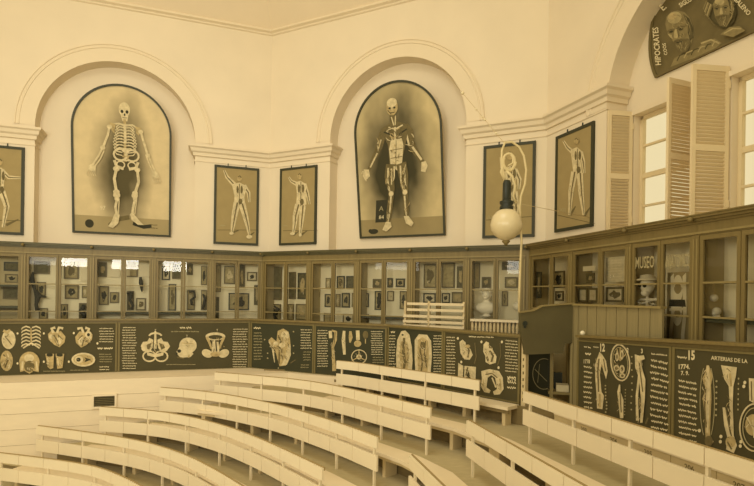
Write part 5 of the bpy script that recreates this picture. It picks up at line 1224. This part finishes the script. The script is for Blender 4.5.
for k in range(0, 10):
    l, r = line(k); cur = l+r
    if prev:
        for i in range(len(cur)-1):
            a, b, c, d_ = prev[i], prev[i+1], cur[i+1], cur[i]
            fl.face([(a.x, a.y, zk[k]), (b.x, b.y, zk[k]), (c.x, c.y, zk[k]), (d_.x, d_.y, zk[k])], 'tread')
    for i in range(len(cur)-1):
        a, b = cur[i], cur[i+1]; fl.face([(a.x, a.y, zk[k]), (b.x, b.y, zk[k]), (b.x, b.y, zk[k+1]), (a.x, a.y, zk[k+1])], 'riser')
    prev = cur
fl.face([(-12, -3, -4.98), (9, -3, -4.98), (9, 12, -4.98), (-12, 12, -4.98)], 'tread')
fl.build('floor', kind='structure', fix=False)

# whitewashed low wall in front of the left parapet, with its vent
LA = A.inset(2.42)
cu_ = (cornerL-Vector((LA.o.x, LA.o.y))).dot(Vector((LA.e1.x, LA.e1.y)))
cp_ = LA.w(cu_, 0); plan = [XY(LA.w(cu_-6.5, 0)), (cp_.x, cp_.y)]
endB = pB1.at(337, 372); eb = pB1.w(endB[0]+.1, 0, .12); plan.append((eb.x, eb.y))
mb = MB()
zz = [-1.655, -1.95, -2.22, -2.5, -2.78, -3.1, -3.5, -4.0]
for a, b in zip(zz, zz[1:]): sweep(mb, plan, [(-.10, b+.006), (0, b+.006), (0, a), (-.10, a)], 'lowwall')
sweep(mb, plan, [(-.09, -4.1), (-.012, -4.1), (-.012, -1.67), (-.09, -1.67)], 'seam')
top = [(p[0], p[1], -1.654) for p in plan]
back = [(*XY(pA.w(-7, 0, .0)), -1.654), (*Q1, -1.654), (*XY(pB1.w(endB[0]+.1, 0)), -1.654)]
for i in range(2): mb.face([top[i], top[i+1], back[i+1], back[i]], 'lowwall')
mb.build('wall_amphitheatre_left', kind='structure', fix=False)
u0, u1 = LA.at(92, 400)[0], LA.at(117, 400)[0]; z0, z1 = LA.at(104, 408)[1], LA.at(104, 394)[1]
t = thing('wall_vent', 'small dark vent in a pale frame on the white wall at left', 'vent', LA.w((u0+u1)/2, z0))
mb = MB(); k = .035
for a in ((u0, u0+k, z0, z1), (u1-k, u1, z0, z1), (u0+k, u1-k, z1-k, z1), (u0+k, u1-k, z0, z0+k)): mb.box(LA, *a, .001, .035, 'lowwall')
mb.build('frame', t)
mb = MB(); mb.box(LA, u0+k, u1-k, z0+k, z1-k, .001, .008, 'ink')
for i in range(6): zq = z0+k+(z1-z0-2*k)*(i+.5)/6; mb.box(LA, u0+k, u1-k, zq-.006, zq+.006, .008, .018, 'umber')
mb.build('grille', t)

# ------------------------------------------------------------------ CAMERA
cam_d = bpy.data.cameras.new('camera'); cam = bpy.data.objects.new('camera', cam_d); COL.objects.link(cam)
cam_d.sensor_fit = 'HORIZONTAL'; cam_d.sensor_width = 36.0; cam_d.lens = 36.0*F/754
cam_d.shift_x = 0.0; cam_d.shift_y = (H-243.0)/754
cam.location = (0, 0, ZE)
from mathutils import Matrix
# right axis dips to the right by the small roll of the plate
xr = Vector((CR, 0, SR)); yu = Vector((-SR, 0, CR)); back_ = Vector((0, -1, 0))
cam.matrix_world = Matrix(((xr.x, yu.x, back_.x, 0), (xr.y, yu.y, back_.y, 0), (xr.z, yu.z, back_.z, ZE), (0, 0, 0, 1)))
cam_d.clip_end = 200
scene.camera = cam

# ------------------------------------------------------------------ LIGHT
w = bpy.data.worlds.new('daylight'); scene.world = w; w.use_nodes = True
bg = w.node_tree.nodes['Background']; bg.inputs[0].default_value = (1.0, .83, .48, 1); bg.inputs[1].default_value = .90
def area(name, loc, to, sx, sy, power, col=(1, .95, .80)):
    l = bpy.data.lights.new(name, 'AREA'); l.shape = 'RECTANGLE'; l.size = sx; l.size_y = sy; l.energy = power; l.color = col
    o = bpy.data.objects.new(name, l); COL.objects.link(o); o.location = (loc[0], loc[1], loc[2]+ZE)
    dr = Vector(to)-Vector(loc); o.rotation_euler = dr.to_track_quat('-Z', 'Y').to_euler(); return o
area('added_overhead_lamp', (-2.8, 3.4, 8.6), (-2.4, 5.6, -2), 5, 5, 250)  # added fill from above to brighten the walls; the vault has no opening
for i, (x, y) in enumerate(((-4.6, -3.0), (-2.2, -3.8), (.4, -4.4))):
    o = area('opposite_window_lamp', (x, y, 2.4), (-6.4, 11.5, 2.2), 1.2, 2.6, 62); o.data.spread = math.radians(90)
o = area('added_rear_lamp', (-5.6, -2.6, 2.4), (1.2, 11.0, .8), 2.2, 2.6, 60); o.data.spread = math.radians(110)  # added fill to brighten the back wall cabinets, no window built here
o = area('added_left_lamp', (-9.8, 2.0, 2.4), (4.4, 6.8, .6), 2.2, 2.4, 34); o.data.spread = math.radians(100)  # added fill from the left to lift the right wall cabinet interiors
scene.view_settings.view_transform = 'Standard'; scene.view_settings.look = 'None'; scene.view_settings.exposure = 0.0; scene.view_settings.gamma = 1.0
scene.view_settings.use_curve_mapping = False
